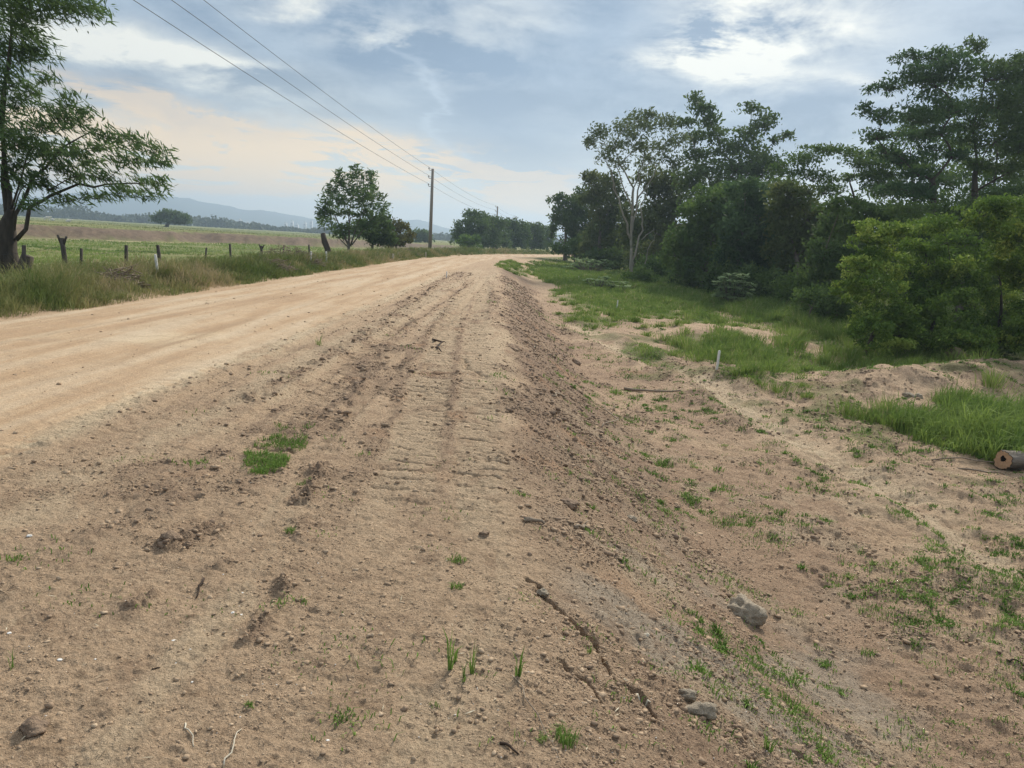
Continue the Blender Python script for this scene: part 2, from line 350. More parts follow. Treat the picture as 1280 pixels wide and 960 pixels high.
# ------------------------------------------------------------------ object helpers
def tag(o, label=None, cat=None, group=None, kind=None):
    for k, v in (('label', label), ('category', cat), ('group', group), ('kind', kind)):
        if v: o[k] = v
    return o
def mesh_np(name, V, faces, mat, parent=None, smooth=False, tint=None, attrs=None, sizes=None):
    """V (n,3); faces (m,k) int array, or flat loop list with sizes"""
    me = bpy.data.meshes.new(name)
    V = np.ascontiguousarray(V, np.float32)
    if sizes is None:
        k = faces.shape[1]; m_ = faces.shape[0]; loops = faces.reshape(-1); starts = np.arange(m_)*k; sizes = np.full(m_, k)
    else:
        loops = faces; starts = np.concatenate(([0], np.cumsum(sizes)[:-1]))
    me.vertices.add(len(V)); me.vertices.foreach_set('co', V.reshape(-1))
    me.loops.add(len(loops)); me.loops.foreach_set('vertex_index', np.ascontiguousarray(loops, np.int32))
    me.polygons.add(len(sizes)); me.polygons.foreach_set('loop_start', np.ascontiguousarray(starts, np.int32))
    try: me.polygons.foreach_set('loop_total', np.ascontiguousarray(sizes, np.int32))
    except Exception: pass
    me.update(calc_edges=True)
    if smooth: me.polygons.foreach_set('use_smooth', np.ones(len(sizes), bool))
    if tint is not None:
        a = me.attributes.new('tint', 'FLOAT', 'POINT'); a.data.foreach_set('value', np.ascontiguousarray(tint, np.float32))
    for k_, v_ in (attrs or {}).items():
        a = me.attributes.new(k_, 'FLOAT', 'POINT'); a.data.foreach_set('value', np.ascontiguousarray(v_, np.float32))
    me.materials.append(mat)
    o = bpy.data.objects.new(name, me); col.objects.link(o)
    if parent: o.parent = parent
    return o
def empty(name, loc, rz=0):
    o = bpy.data.objects.new(name, None); col.objects.link(o); o.location = tuple(float(a) for a in loc); o.rotation_euler.z = rz; return o
class MB:
    def __init__(s): s.v = []; s.f = []; s.n = 0
    def add(s, V, Fs):
        s.v.append(np.asarray(V, float)); s.f += [[i+s.n for i in f] for f in Fs]; s.n += len(V)
    def tube(s, pts, rad, k=8, cap=True, rough=0, seed=0):
        pts = np.asarray(pts, float); n = len(pts)
        if np.isscalar(rad): rad = [rad]*n
        rs = np.random.default_rng(seed)
        up = np.array([.3, .9, .1]); V = []
        for i in range(n):
            t = pts[min(i+1, n-1)]-pts[max(i-1, 0)]; t = t/(np.linalg.norm(t)+1e-9)
            a = np.cross(t, up); a /= np.linalg.norm(a)+1e-9; b = np.cross(t, a)
            th = np.arange(k)*2*math.pi/k
            rr = rad[i]*(1+rough*(rs.random(k)-.5))
            V.append(pts[i]+np.outer(rr*np.cos(th), a)+np.outer(rr*np.sin(th), b))
        Fs = [[i*k+j, i*k+(j+1) % k, (i+1)*k+(j+1) % k, (i+1)*k+j] for i in range(n-1) for j in range(k)]
        if cap: Fs += [list(range(k))[::-1], [(n-1)*k+j for j in range(k)]]
        s.add(np.concatenate(V), Fs)
    def box(s, c, d, rot=None):
        c = np.asarray(c, float); d = np.asarray(d, float)/2
        V = np.array([[x, y, z] for x in (-1, 1) for y in (-1, 1) for z in (-1, 1)], float)*d
        if rot is not None: V = V @ np.array(rot).T
        s.add(V+c, [[0, 1, 3, 2], [4, 6, 7, 5], [0, 4, 5, 1], [2, 3, 7, 6], [0, 2, 6, 4], [1, 5, 7, 3]])
    def build(s, name, mat, parent=None, smooth=False):
        sizes = np.array([len(f) for f in s.f]); loops = np.array([i for f in s.f for i in f])
        return mesh_np(name, np.concatenate(s.v), loops, mat, parent, smooth, sizes=sizes)
def gz(x, y): return float(ground_z(np.array([x]), np.array([y]))[0])

# ------------------------------------------------------------------ ground sheet (polar grid round the photographer)
def build_ground():
    r = [.25]
    while r[-1] < 6500:
        a = r[-1]
        step = .25 if a < 1.6 else max(.0085, .0033*a) if a < 14 else .0033*a*(1+(a-14)/40) if a < 60 else .0033*a*2.15*(1+min(a-60, 600)/100)
        r.append(a+step)
    r = np.array(r)
    th = [-math.pi]
    while th[-1] < math.pi:
        a = abs(th[-1]); th.append(th[-1]+(.0021 if a < R(38) else .0021+(a-R(38))*.12))
    th = np.array(th[:-1])
    nr, nth = len(r), len(th)
    RR, TT = np.meshgrid(r, th, indexing='ij')
    x = (RR*np.sin(TT)).ravel(); y = (RR*np.cos(TT)).ravel()
    s, n, n2, n3, t, dark, pale = masks(x, y)
    z = ground_z(x, y)
    edge = .18*n+.07*n2
    onroad = (s > -7.9+edge) & (s < -3.55+edge*1.3)
    q = scarp_q(x, y)
    g = greenpatch(x, y)*sm((.75+n2)/.5)
    g = np.maximum(g, sm((-8.2-s+.5*n)/.5))
    g = np.maximum(g, sm((s-9.5-(y < 22)*2+1.5*n)/2)*sm((y-20)/4))
    g = np.maximum(g, .8*sm((s-.5+2*n)/2)*sm((y-42)/20))
    g = np.maximum(g, .55*sm((n+.1*n2-.22)/.25)*sm((s-1)/1.5)*sm((y-4)/4))
    g = np.maximum(g, .8*sm((y-75)/20)*sm((s+3.2)/1.5))
    sloped = .3*sm((n2-.1)/.3)*sm((-8.2-s)/1)
    g = np.clip(g-sloped*sm((60-y)/20), 0, 1)
    field = np.maximum(sm((-13-s)/3), sm((y-150)/60))*(1-.85*np.exp(-((q+4+4*n)/3.5)**2)*sm((-14-s)/4)*sm((170-y)/40)*(s < -14)); g = np.where(s < -14, np.minimum(g, field), g)
    bank = np.exp(-((q-2.2)/2.3)**4)*sm((-14-s)/4)*sm((260-y)/60)*sm((n+1.1)/.5)
    palef = np.maximum(pale, .9*np.exp(-((q+5+4*n)/3.5)**2)*sm((-14-s)/4)*sm((170-y)/40)*(s < -14))
    grey = .75*sm((fbm(x*1.1+3, y*1.1, 4, 44)-.1)/.25)*sm((s-.15)/.4)*sm((7-y)/3)*sm((3.2-s)/1)
    red = sm((s-ridge(y)-.1)/.6)*sm((5.5-s)/3)*sm((45-y)/20)*sm((fbm(x*.8+9, y*.8, 4, 46)+.28)/.4)
    A = dict(red=red, dark=dark, pale=palef, green=g, field=field, bank=bank, grey=grey)
    V = np.stack([x, y, z], 1)
    i, j = np.meshgrid(np.arange(nr-1), np.arange(nth), indexing='ij'); j2 = (j+1) % nth
    Fq = np.stack([i*nth+j, i*nth+j2, (i+1)*nth+j2, (i+1)*nth+j], -1).reshape(-1, 4)[:, ::-1]
    fr = (onroad[Fq].sum(1) >= 2) & (y[Fq].mean(1) > -60) & (y[Fq].mean(1) < 400)
    print('ground verts', len(V))
    def part(name, sel, rd):
        ff = Fq[sel]; used, inv = np.unique(ff, return_inverse=True)
        att = {k: v[used] for k, v in A.items()}
        att['road'] = np.full(len(used), rd)
        if rd: att['red'] = att['dark']*0; att['dark'] = att['dark']*0; att['green'] = att['green']*0; att['field'] = att['field']*0
        else: att['road'] = .5*sm((s[used]+8.2)/.3)*sm((-3.1+n[used]*.3-s[used])/.6)
        return mesh_np(name, V[used], inv.reshape(-1, 4), M['soil'], smooth=True, attrs=att)
    cap_c = mesh_np
    g1 = part('ground', ~fr, 0.0); g2 = part('dirt_road', fr, 1.0)
    tag(g1, kind='structure'); tag(g2, kind='structure')
build_ground()

# ------------------------------------------------------------------ leaves, blades, clods
def diamonds(C, D, Wv, L, W):
    """leaf quads: centre C, long axis D (unit), side axis Wv (unit), lengths L, widths W"""
    L = np.asarray(L)[:, None]; W = np.asarray(W)[:, None]
    base = C-D*L*.5; tip = C+D*L*.5; a = C+Wv*W*.5-D*L*.08; b = C-Wv*W*.5-D*L*.08
    V = np.stack([base, a, tip, b], 1).reshape(-1, 3)
    return V, np.arange(len(C)*4).reshape(-1, 4)
def unit(v): return v/(np.linalg.norm(v, axis=-1, keepdims=True)+1e-9)
def blades(P, h, w, lean, wind=(0.25, 0), seed=0, az=None):
    r = np.random.default_rng(seed); n = len(P)
    az = r.random(n)*2*math.pi if az is None else az; l = lean*(.3+r.random(n))
    dx = np.cos(az)*l+wind[0]*.5; dy = np.sin(az)*l+wind[1]
    d = np.stack([dx*h, dy*h], 1)
    fa = r.random(n)*2*math.pi; side = np.stack([np.cos(fa), np.sin(fa), 0*fa], 1)*(w*.5)[:, None]
    P0 = P.copy(); P0[:, 2] -= .02
    P1 = P+np.stack([d[:, 0]*.35, d[:, 1]*.35, h*.6], 1); P2 = P+np.stack([d[:, 0], d[:, 1], h*(1-.35*l)], 1)
    V = np.stack([P0-side, P0+side, P1+side*.8, P1-side*.8, P2], 1).reshape(-1, 3)
    b = np.arange(n)[:, None]*5
    loops = np.concatenate([b+0, b+1, b+2, b+3, b+3, b+2, b+4], 1).reshape(-1)
    return V, loops, np.tile([4, 3], n)
def grass_obj(name, label, pts, h, w, lean, mat, tint, cat='grass', seed=0, wind=(.25, 0), kind='stuff', az=None):
    V, lo, sz = blades(pts, h, w, lean, wind, seed, az)
    o = mesh_np(name, V, lo, mat, tint=np.repeat(tint, 5), sizes=sz)
    return tag(o, label, cat, kind=kind)

def tussocks(cx, cy, ch, rad, nb, seed):
    """blades fanning outwards from tussock centres"""
    r = np.random.default_rng(seed); n = len(cx); idx = np.repeat(np.arange(n), nb)
    a = r.random(len(idx))*2*math.pi; q = np.abs(r.normal(0, .5, len(idx)))
    x = cx[idx]+rad[idx]*q*np.cos(a); y = cy[idx]+rad[idx]*q*np.sin(a)
    return x, y, ch[idx]*(.45+.65*r.random(len(idx)))*(1.1-.3*np.minimum(q, 1)), a+r.normal(0, .5, len(idx)), idx
# grass patches on the right
def scatter_patch(pat, per_m2):
    cx, cy, rx, ry, h, d = pat
    n = int(math.pi*rx*ry*per_m2*d)
    a = rng.random(n)*2*math.pi; q = np.sqrt(rng.random(n))*1.1
    x = cx+rx*q*np.cos(a); y = cy+ry*q*np.sin(a)
    keep = rng.random(n) < (sm((1.15-q+.4*fbm(x*1.1, y*1.1, 3, 33))/.4) if (h > .55 and cy < 20) else sm((.95-q+1.1*fbm(x*.8, y*.8, 3, 33)+.6*fbm(x*3, y*3, 2, 34))/.55))
    x, y, q = x[keep], y[keep], q[keep]
    hh = h*(.25+.95*rng.random(len(x))**1.6)*(1.15-.5*q)*(.9+1.0*fbm(x*1.9, y*1.9, 3, 35)); hh = np.maximum(hh, .04)
    return x, y, hh
X, Y, H, W = [], [], [], []
for pat in PATCH:
    D = pat[1]
    if pat[4] > .55 and D < 20: continue
    x, y, h = scatter_patch(pat, min(900, 260000/(D*D)))
    X.append(x); Y.append(y); H.append(h); W.append(np.full(len(x), max(.008, D*.0007)))
TX, TY, TH = [], [], []
for pat in PATCH:
    cx, cy, rx, ry, h_, d_ = pat
    if h_ > .55 and cy < 20: continue
    m_ = int(math.pi*rx*ry*2.4*d_)+4; a = rng.random(m_)*6.28; q = np.sqrt(rng.random(m_))*1.15
    TX.append(cx+rx*q*np.cos(a)); TY.append(cy+ry*q*np.sin(a)); TH.append(h_*1.75*(.45+.8*rng.random(m_))*(1.1-.4*q))
m_ = 2600; y = np.exp(np.log(13)+rng.random(m_)*(np.log(90)-np.log(13))); x = y*(.05+.62*rng.random(m_)); s_ = x-bend(y)
k = (s_ > np.interp(y, [13, 17, 24, 35, 50, 90], [6.5, 5, 4, 3, 2, .5])) & (rng.random(m_) < .12+sm((fbm(x*.4, y*.25, 3, 137)+.05)/.3)); TX.append(x[k]); TY.append(y[k]); TH.append((.12+.35*rng.random(k.sum())**1.5)*(1+.6*sm((x[k]-7)/4)))
tx = np.concatenate(TX); ty = np.concatenate(TY); th_ = np.clip(np.concatenate(TH), .06, .85)
def heap(x, y):
    c, sn = math.cos(R(27)), math.sin(R(27)); mx = (x-11.2)*c+(y-18.3)*sn; my = -(x-11.2)*sn+(y-18.3)*c
    return np.exp(-(mx/5.2)**4-((my+.5)/2.2)**2)
LANE = [(2.6, 24), (3.6, 18.5), (4.1, 16), (4.4, 13), (4.6, 11.3), (5, 8)]
k = (ty > 6) & (polydist(tx, ty, LANE) > .75) & ((heap(tx, ty) < .3) | (rng.random(len(tx)) < .08)); tx, ty, th_ = tx[k], ty[k], th_[k]
nb = np.clip((150*(16/ty)**.8).astype(int), 26, 150)
gx, gy, gh, ga, gi = tussocks(tx, ty, th_, .16+.22*rng.random(len(tx))+.25*th_, nb, 5)
print('tussock blades', len(gx))
ttint = rng.random(len(tx))
grass_obj('grass_tussocks', 'ragged green grass tussocks between the ditch and the trees', np.stack([gx, gy, ground_z(gx, gy)], 1), gh, np.maximum(.007, gy*.00065), .8, M['grass'],
          np.clip(.15+.55*ttint[gi]+.3*(rng.random(len(gx))-.5)+.5*(rng.random(len(gx)) < .1), 0, 1), seed=11, az=ga, wind=(.2, 0))
n = 150000
y = np.exp(np.log(17)+rng.random(n)*(np.log(140)-np.log(17))); x = y*(-.02+.62*rng.random(n)); s_ = x-bend(y)
pr = sm((s_-np.interp(y, [17, 24, 35, 50, 70, 140], [4.5, 3.6, 2.6, 1.6, .2, -2.8]))/1.2)*sm((fbm(x*.35, y*.2, 3, 37)+.5*fbm(x*1.3, y*1.1, 3, 32)+.12+.3*sm((y-28)/20))/.35)
k = (rng.random(n) < pr) & (polydist(x, y, LANE) > .7) & ((heap(x, y) < .3) | (rng.random(n) < .1)); x, y = x[k], y[k]
X.append(x); Y.append(y); H.append((.08+.16*rng.random(len(x)))*(1+.9*fbm(x*.4, y*.3, 2, 38))*(1+y*.006)); W.append(np.maximum(.012, y*.0009))
x = np.concatenate(X); y = np.concatenate(Y); h = np.concatenate(H); w = np.concatenate(W)
print('right grass blades', len(x))
grass_obj('grass', 'low green grass spreading between the ditch and the trees', np.stack([x, y, ground_z(x, y)], 1), h*.8, w, .95, M['grass'],
          np.clip(.45+.5*fbm(x*.5, y*.5, 2, 9)+.25*(rng.random(len(x))-.5)+.5*(rng.random(len(x)) < .12), 0, 1), seed=1)
X, Y, H = [], [], []
for pat in PATCH:
    if pat[4] > .55 and pat[1] < 20:
        x, y, h = scatter_patch(pat, 1500); X.append(x); Y.append(y); H.append(h)
x = np.concatenate(X); y = np.concatenate(Y); h = np.concatenate(H)
print('clump', len(x))
# keep this clump inside the ground beside the log
grass_obj('tall_grass', 'tall lush green grass clump standing behind the cut log', np.stack([x, y, ground_z(x, y)], 1), h, .010+.010*rng.random(len(x)), .9,
          M['grass'], np.clip(.35+.4*fbm(x*1.2, y*1.2, 2, 9)+.3*(rng.random(len(x))-.5), 0, 1), seed=2, wind=(.35, -.1))

n = 9000
y = np.exp(np.log(2.5)+rng.random(n)*(np.log(32)-np.log(2.5))); x = y*(-.02+.85*rng.random(n))
q_ = fbm(x*.9, y*.9, 3, 39)+.8*fbm(x*3, y*3, 3, 36)+.02-.2*sm((5-y)/3)
k = (rng.random(n) < sm((x-.4)/1.2)*sm((y-2.6)/2)*sm(q_/.25)*(.35+.4*sm((x-2)/2))) & (x < 12) & (polydist(x, y, LANE) > .3); x, y = x[k], y[k]
nc = len(x); x, y, wh, waz, wi = tussocks(x, y, (.012+.035*rng.random(nc)**1.5)*(1+.05*y), (.03+.10*rng.random(nc)**1.5)*(1+.05*y), rng.integers(10, 46, nc), 17)
print('low', len(x))
grass_obj('creeping_weeds', 'thin creeping green weeds spread over the ditch floor and slope', np.stack([x, y, ground_z(x, y)], 1), wh, .005+.0007*y, 1.3, M['sprout'],
          np.clip(.25+.6*fbm(x*2, y*2, 2, 41)+.4*(rng.random(len(x))-.5), 0, 1), cat='weeds', seed=8, wind=(0, 0), az=waz)
# verge grass on the left
def verge(n, y0, y1, s0, s1, hmul, seed):
    u = rng.random(n); y = np.exp(np.log(y0)+u*(np.log(y1)-np.log(y0))); s = s0+(s1-s0)*rng.random(n)
    x = s+bend(y)
    dens = sm((fbm(x*.8, y*.8, 3, seed)+.75)/.5)*sm((s1+.25*fbm(x*.7, y*.7, 2, 5)-s)/.5+.12)
    k = rng.random(n) < dens; x, y, s = x[k], y[k], s[k]
    edge = .35+.65*sm((s1-s)/1.0)
    h = hmul*(.25+.9*rng.random(len(x))**1.5)*edge*(1+.5*fbm(x*.5, y*.35, 3, 66)+1.0*fbm(x*1.7, y*1.7, 3, 68))
    return x, y, h
x, y, h = verge(170000, 9, 75, -12.8, -7.85, .5, 60)
x2, y2, h2 = verge(36000, 75, 190, -12.8, -8.2, .6, 61)
x = np.concatenate([x, x2]); y = np.concatenate([y, y2]); h = np.concatenate([h, h2])
w = np.maximum(.010, np.hypot(x, y)*.0007)
tt = np.clip(.40+.8*fbm(x*.28, y*.28, 3, 70)+.7*fbm(x*1.6, y*1.6, 2, 69)+.5*(rng.random(len(x))-.5), 0, 1)
grass_obj('verge_grass', 'rough green and straw grass covering the bank left of the road', np.stack([x, y, ground_z(x, y)], 1), np.maximum(h, .05), w, .95, M['verge'], tt, seed=3)
m_ = 900; y = np.exp(np.log(10)+rng.random(m_)*(np.log(90)-np.log(10))); x = -12.6+4.4*rng.random(m_)+bend(y)
k = rng.random(m_) < .25+sm((fbm(x*.5, y*.3, 3, 141)+.1)/.3); x, y = x[k], y[k]; hh = (.25+.5*rng.random(len(x))**1.3)*(.6+.4*sm((-8.2-(x-bend(y)))/1.2))
nb = np.clip((120*(16/y)**.8).astype(int), 24, 140); gx, gy, gh, ga, gi = tussocks(x, y, hh, .2+.25*rng.random(len(x)), nb, 6); tt = rng.random(len(x))**1.2
grass_obj('verge_tussocks', 'tall half dry grass tussocks along the left bank', np.stack([gx, gy, ground_z(gx, gy)], 1), gh, np.maximum(.008, gy*.0006), .9, M['verge'],
          np.clip(.05+.85*tt[gi]+.3*(rng.random(len(gx))-.5), 0, 1), seed=12, az=ga)
# meadow beyond the fence
n = 110000
y = np.exp(np.log(18)+rng.random(n)*(np.log(150)-np.log(18))); x = -13-rng.random(n)*y*.62
k = (x > -y*.75) & (scarp_q(x, y) < -5) & (fbm(x*.25, y*.25, 3, 71) > -.2); x, y = x[k], y[k]
grass_obj('meadow_grass', 'bright green grass of the low meadow beyond the fence', np.stack([x, y, ground_z(x, y)], 1), .10+.16*rng.random(len(x)),
          np.maximum(.012, y*.0006), .6, M['grass'], np.clip(.5+.8*fbm(x*.15, y*.15, 3, 73)+.3*(rng.random(len(x))-.5), 0, 1), seed=4)
# meadow on the plateau and far side: tufts
n = 26000
y = np.exp(np.log(100)+rng.random(n)*(np.log(420)-np.log(100))); x = -y*(.05+.7*rng.random(n))
k = (x-bend(y) < -16) & (scarp_q(x, y) > 4) & (fbm(x*.04, y*.08, 3, 72) > -.05); x, y = x[k], y[k]
grass_obj('pasture_grass', 'yellowing pasture tufts on the plateau above the eroded bank', np.stack([x, y, ground_z(x, y)], 1), (.08+.12*rng.random(len(x))),
          y*.0007, .6, M['verge'], np.clip(.2+.7*fbm(x*.03, y*.05, 3, 74)+.2*(rng.random(len(x))-.5), 0, 1), seed=5)

# sparse weeds over bare soil: one ground cover object
def weeds():
    n = 2600
    y = np.exp(np.log(2.4)+rng.random(n)*(np.log(34)-np.log(2.4))); x = y*(-.75+1.55*rng.random(n))
    s = x-bend(y)
    pr = .05+.5*sm((s-.1)/1.2)*sm((y-2.5)/3)+.1*sm((s-.1)/1.2)
    k = (s > -3.2) & (x < 9) & (rng.random(n) < pr*sm((fbm(x*1.0, y*1.0, 3, 80)+.35)/.5)*1.5)
    x, y = x[k], y[k]
    Xs, Ys, Hs, Ws, T = [], [], [], [], []
    for a, b in zip(x, y):
        m_ = rng.integers(8, 46); r_ = .02+.07*rng.random()*(1+b*.03)
        Xs.append(a+rng.normal(0, r_*1.3, m_)); Ys.append(b+rng.normal(0, r_, m_))
        Hs.append((.008+.022*rng.random())*(.5+rng.random(m_))*(1+.05*b)); Ws.append(np.full(m_, .0045+.0006*b)); T.append(np.full(m_, rng.random()*.8)+.2*rng.random(m_))
    x = np.concatenate(Xs); y = np.concatenate(Ys)
    print('weeds', len(x))
    grass_obj('weeds', 'scattered small green weeds sprouting on bare soil', np.stack([x, y, ground_z(x, y)], 1), np.concatenate(Hs), np.concatenate(Ws), 1.3,
              M['sprout'], np.clip(np.concatenate(T), 0, 1), cat='weeds', seed=6, wind=(0, 0))
weeds()

# clods and grit
ico = None
def blob_template():
    import bmesh
    bm = bmesh.new(); bmesh.ops.create_icosphere(bm, subdivisions=1, radius=1); V = np.array([v.co[:] for v in bm.verts]); Fs = np.array([[v.index for v in f.verts] for f in bm.faces]); bm.free()
    return V, Fs
BV, BF = blob_template()
def clods(name, label, x, y, r, tint, flat=.55, sink=.32):
    n = len(x); z = ground_z(x, y)
    jit = 1+1.0*(rng.random((n, len(BV)))-.5)
    S = np.stack([r*(.7+.6*rng.random(n)), r*(.7+.6*rng.random(n)), r*flat*(.6+.8*rng.random(n))], 1)
    V = BV[None]*jit[..., None]*S[:, None]
    a = rng.random(n)*6.28; c, s_ = np.cos(a)[:, None], np.sin(a)[:, None]
    V = np.stack([V[..., 0]*c-V[..., 1]*s_, V[..., 0]*s_+V[..., 1]*c, V[..., 2]], -1)
    V = V+np.stack([x, y, z+r*(.45-sink)], 1)[:, None]
    Fs = BF[None]+(np.arange(n)*len(BV))[:, None, None]
    o = mesh_np(name, V.reshape(-1, 3), Fs.reshape(-1, 3), M['clod'], tint=np.repeat(tint, len(BV)))
    return tag(o, label, 'soil crumbs', kind='stuff')
def clod_field():
    n = 520000
    y = np.exp(np.log(2.0)+rng.random(n)*(np.log(40)-np.log(2.0))); x = y*(-.8+1.6*rng.random(n))
    s, a, n2, n3, t, dark, pale = masks(x, y)
    pr = (.2+.8*dark+.28*sm((s+.2)/.6)*sm((9-y)/4))*(1-.5*((np.abs(s-np.interp(y, [3, 5, 8, 13, 25, 40], [-.32, -.40, -.6, -.92, -1.35, -1.8])) < .5) & (y > 3.8)))*(.07+.93*sm((s+3.7)/.4))*sm((s+8)/.3)*(.35+.9*sm((fbm(x*2.5, y*2.5, 2, 84)+.1)/.4))
    k = (rng.random(n) < pr) & (x < 13) & ((y < 22) | (t < 1.4))
    x, y, dark, s = x[k], y[k], dark[k], s[k]
    r = (.0018+.0008*y)*(.5+.42*rng.pareto(2.4, len(x)))
    r = np.minimum(np.clip(r, .0016, .03)*(1+.6*dark), .0065+.0026*y*(1+.7*dark)+.008*(rng.random(len(x)) < .015))
    tint = np.clip(.55-.42*dark+.5*(rng.random(len(x))-.5), 0, .95); tint[(rng.random(len(x)) < .012) & (r < .004)] = 1
    print('clods', len(x))
    clods('soil_crumbs', 'loose crumbs of tan and brown soil strewn over the shoulder', x, y, r, tint)
clod_field()

def litter():
    n = 5200
    y = np.exp(np.log(2.1)+rng.random(n)*(np.log(16)-np.log(2.1))); x = y*(-.75+1.5*rng.random(n)); s = x-bend(y)
    k = (s > -3.4) & (rng.random(n) < .25+.6*sm((s+.3)/1)); x, y = x[k], y[k]; n = len(x)
    a = rng.random(n)*6.28; L = (.012+.035*rng.random(n)**2)*(1+.05*y); z0 = ground_z(x-np.cos(a)*L*.5, y-np.sin(a)*L*.5); z1 = ground_z(x+np.cos(a)*L*.5, y+np.sin(a)*L*.5)
    D = unit(np.stack([np.cos(a)*L, np.sin(a)*L, z1-z0], 1)); W_ = unit(np.cross(D, [0, 0, 1])+rng.normal(0, .2, (n, 3)))
    V, Fs = diamonds(np.stack([x, y, (z0+z1)/2+.004+.003*rng.random(n)], 1), D, W_, L, np.maximum(.0016, L*.12))
    tag(mesh_np('dry_litter', V, Fs, M['litter'], tint=np.repeat(rng.random(n), 4)), 'short bits of straw and dead twig littering the soil', 'litter', kind='stuff')
litter()

# ------------------------------------------------------------------ trees
def bez(a, b, c, d, n):
    t = np.linspace(0, 1, n)[:, None]; return a*(1-t)**3+3*b*t*(1-t)**2+3*c*t*t*(1-t)+d*t**3
def make_tree(name, label, cat, base, trunk, clumps, leaf, lmat, bmat, r0, depth=.8, cover=1.6, droop=(0, 0, -.35), aspect=.42, group=None,
              subs=22, extra=None, spread=.24, flat=None, twigs=True, seed=0, limb=1.0, tvar=.45, tpow=.55):
    """base (x,y) ; trunk: world points after the base; clumps: (x,y,z,rx,ry,rz) in world metres"""
    r = np.random.default_rng(1000+seed)
    bz = gz(base[0], base[1])-.05
    B = np.array([base[0], base[1], bz]); root = empty(name, B); tag(root, label, cat, group)
    nodes = [B]+[np.array(p, float) for p in trunk]; par = [-1]+list(range(len(trunk)))
    C = np.array(clumps, float)
    top = nodes[-1]
    plen = [0]
    for i in range(1, len(nodes)): plen.append(plen[-1]+np.linalg.norm(nodes[i]-nodes[i-1]))
    order = np.argsort(np.linalg.norm(C[:, :3]-top, axis=1)); cl_node = {}
    for i in order:
        p = C[i, :3]-np.array([0, 0, .3])*C[i, 5]
        cand = [(np.linalg.norm(p-q)*(1+.6*max(0, (q[2]-p[2])/(np.linalg.norm(p-q)+.01)))+.28*plen[j], j) for j, q in enumerate(nodes) if j > 0 or len(nodes) == 1]
        j = min(cand)[1]; nodes.append(p); par.append(j); plen.append(plen[j]+np.linalg.norm(p-nodes[j])); cl_node[i] = len(nodes)-1
    n = len(nodes); wgt = np.zeros(n); wgt[[cl_node[i] for i in cl_node]] = 1
    for i in range(n-1, 0, -1): wgt[par[i]] += wgt[i]
    wgt = wgt/max(1, wgt[0])
    tl = len(trunk); mb = MB(); rad = lambda i: max(r0*.05*limb, r0*(wgt[i]**(tpow if i <= tl else .55))*((.95 if i else 1.2) if i <= tl else .62*limb))
    for i in range(1, n):
        a, b = nodes[par[i]], nodes[i]; L = np.linalg.norm(b-a)
        ra = rad(par[i]) if (par[i] <= tl and i <= tl) else rad(i)*1.15
        rb = rad(i)*(.8 if i > tl else .95)
        if i > tl:
            h_ = np.array([0, 0, L*.25]); j1 = r.normal(0, L*.07, 3); j2 = r.normal(0, L*.07, 3)
            pts = bez(a, a+(b-a)*.3+h_*.3+j1, a+(b-a)*.7+h_*.6+j2, b, 7)
            rr = np.linspace(ra, rb*.8, 7)
        else:
            pts = bez(a, a+(b-a)*.33+r.normal(0, L*.04, 3), a+(b-a)*.66+r.normal(0, L*.04, 3), b, 7); rr = np.linspace(ra*(1.35 if i == 1 else 1), rb, 7)
            if i == 1: rr[0] *= 1.2
        mb.tube(pts-B, rr, 7 if i > tl else 10, rough=.18, seed=i)
    # foliage
    Cs, Ts = [], []
    out = []
    for i in range(len(C)):
        c, R3 = C[i, :3], C[i, 3:6]
        ns = subs
        d = unit(r.normal(size=(ns, 3))+np.array([0, 0, .25])); q = (r.random(ns)**.4)[:, None]
        sc = c+d*q*R3*1.08
        area = math.pi*R3[0]*R3[2]
        nl = max(20, int(3.0*cover*area/(leaf*leaf*aspect*.6)))
        which = r.integers(0, ns, nl)
        size = spread*R3
        P = sc[which]+np.clip(r.normal(size=(nl, 3)), -1.9, 1.9)*size
        out.append(P)
        ct = r.random()*.4; st = r.random(ns)*.4
        Ts.append(np.clip(.1+ct+st[which]+tvar*.5*r.random(nl), 0, 1))
        if twigs:
            for k in range(0, ns, 3):
                a = nodes[cl_node[i]]; b = sc[k]; mid = (a+b)/2+r.normal(0, .08*np.linalg.norm(b-a), 3)
                mb.tube(np.array([a, mid, b])-B, [rad(cl_node[i])*.5, rad(cl_node[i])*.3, rad(cl_node[i])*.12], 4, cap=False)
    P = np.concatenate(out); T = np.concatenate(Ts); nl = len(P)
    D = unit(r.normal(size=(nl, 3))+np.array(droop)*1.8); W_ = unit(np.cross(D, unit(r.normal(size=(nl, 3)))))
    if flat: W_ = unit(W_*np.array([1, 1, flat]))
    ls = leaf*(.6+.8*r.random(nl))
    V, Fs = diamonds(P-B, D, W_, ls, ls*aspect*(.7+.6*r.random(nl)))
    V[:, 2] = np.maximum(V[:, 2], 0.02)
    if extra:
        extra(mb, B)
    mb.build('trunk', bmat, root, smooth=True)
    mesh_np('crown', V, Fs, lmat, root, tint=np.repeat(T, 4))
    return root, nl
total = 0
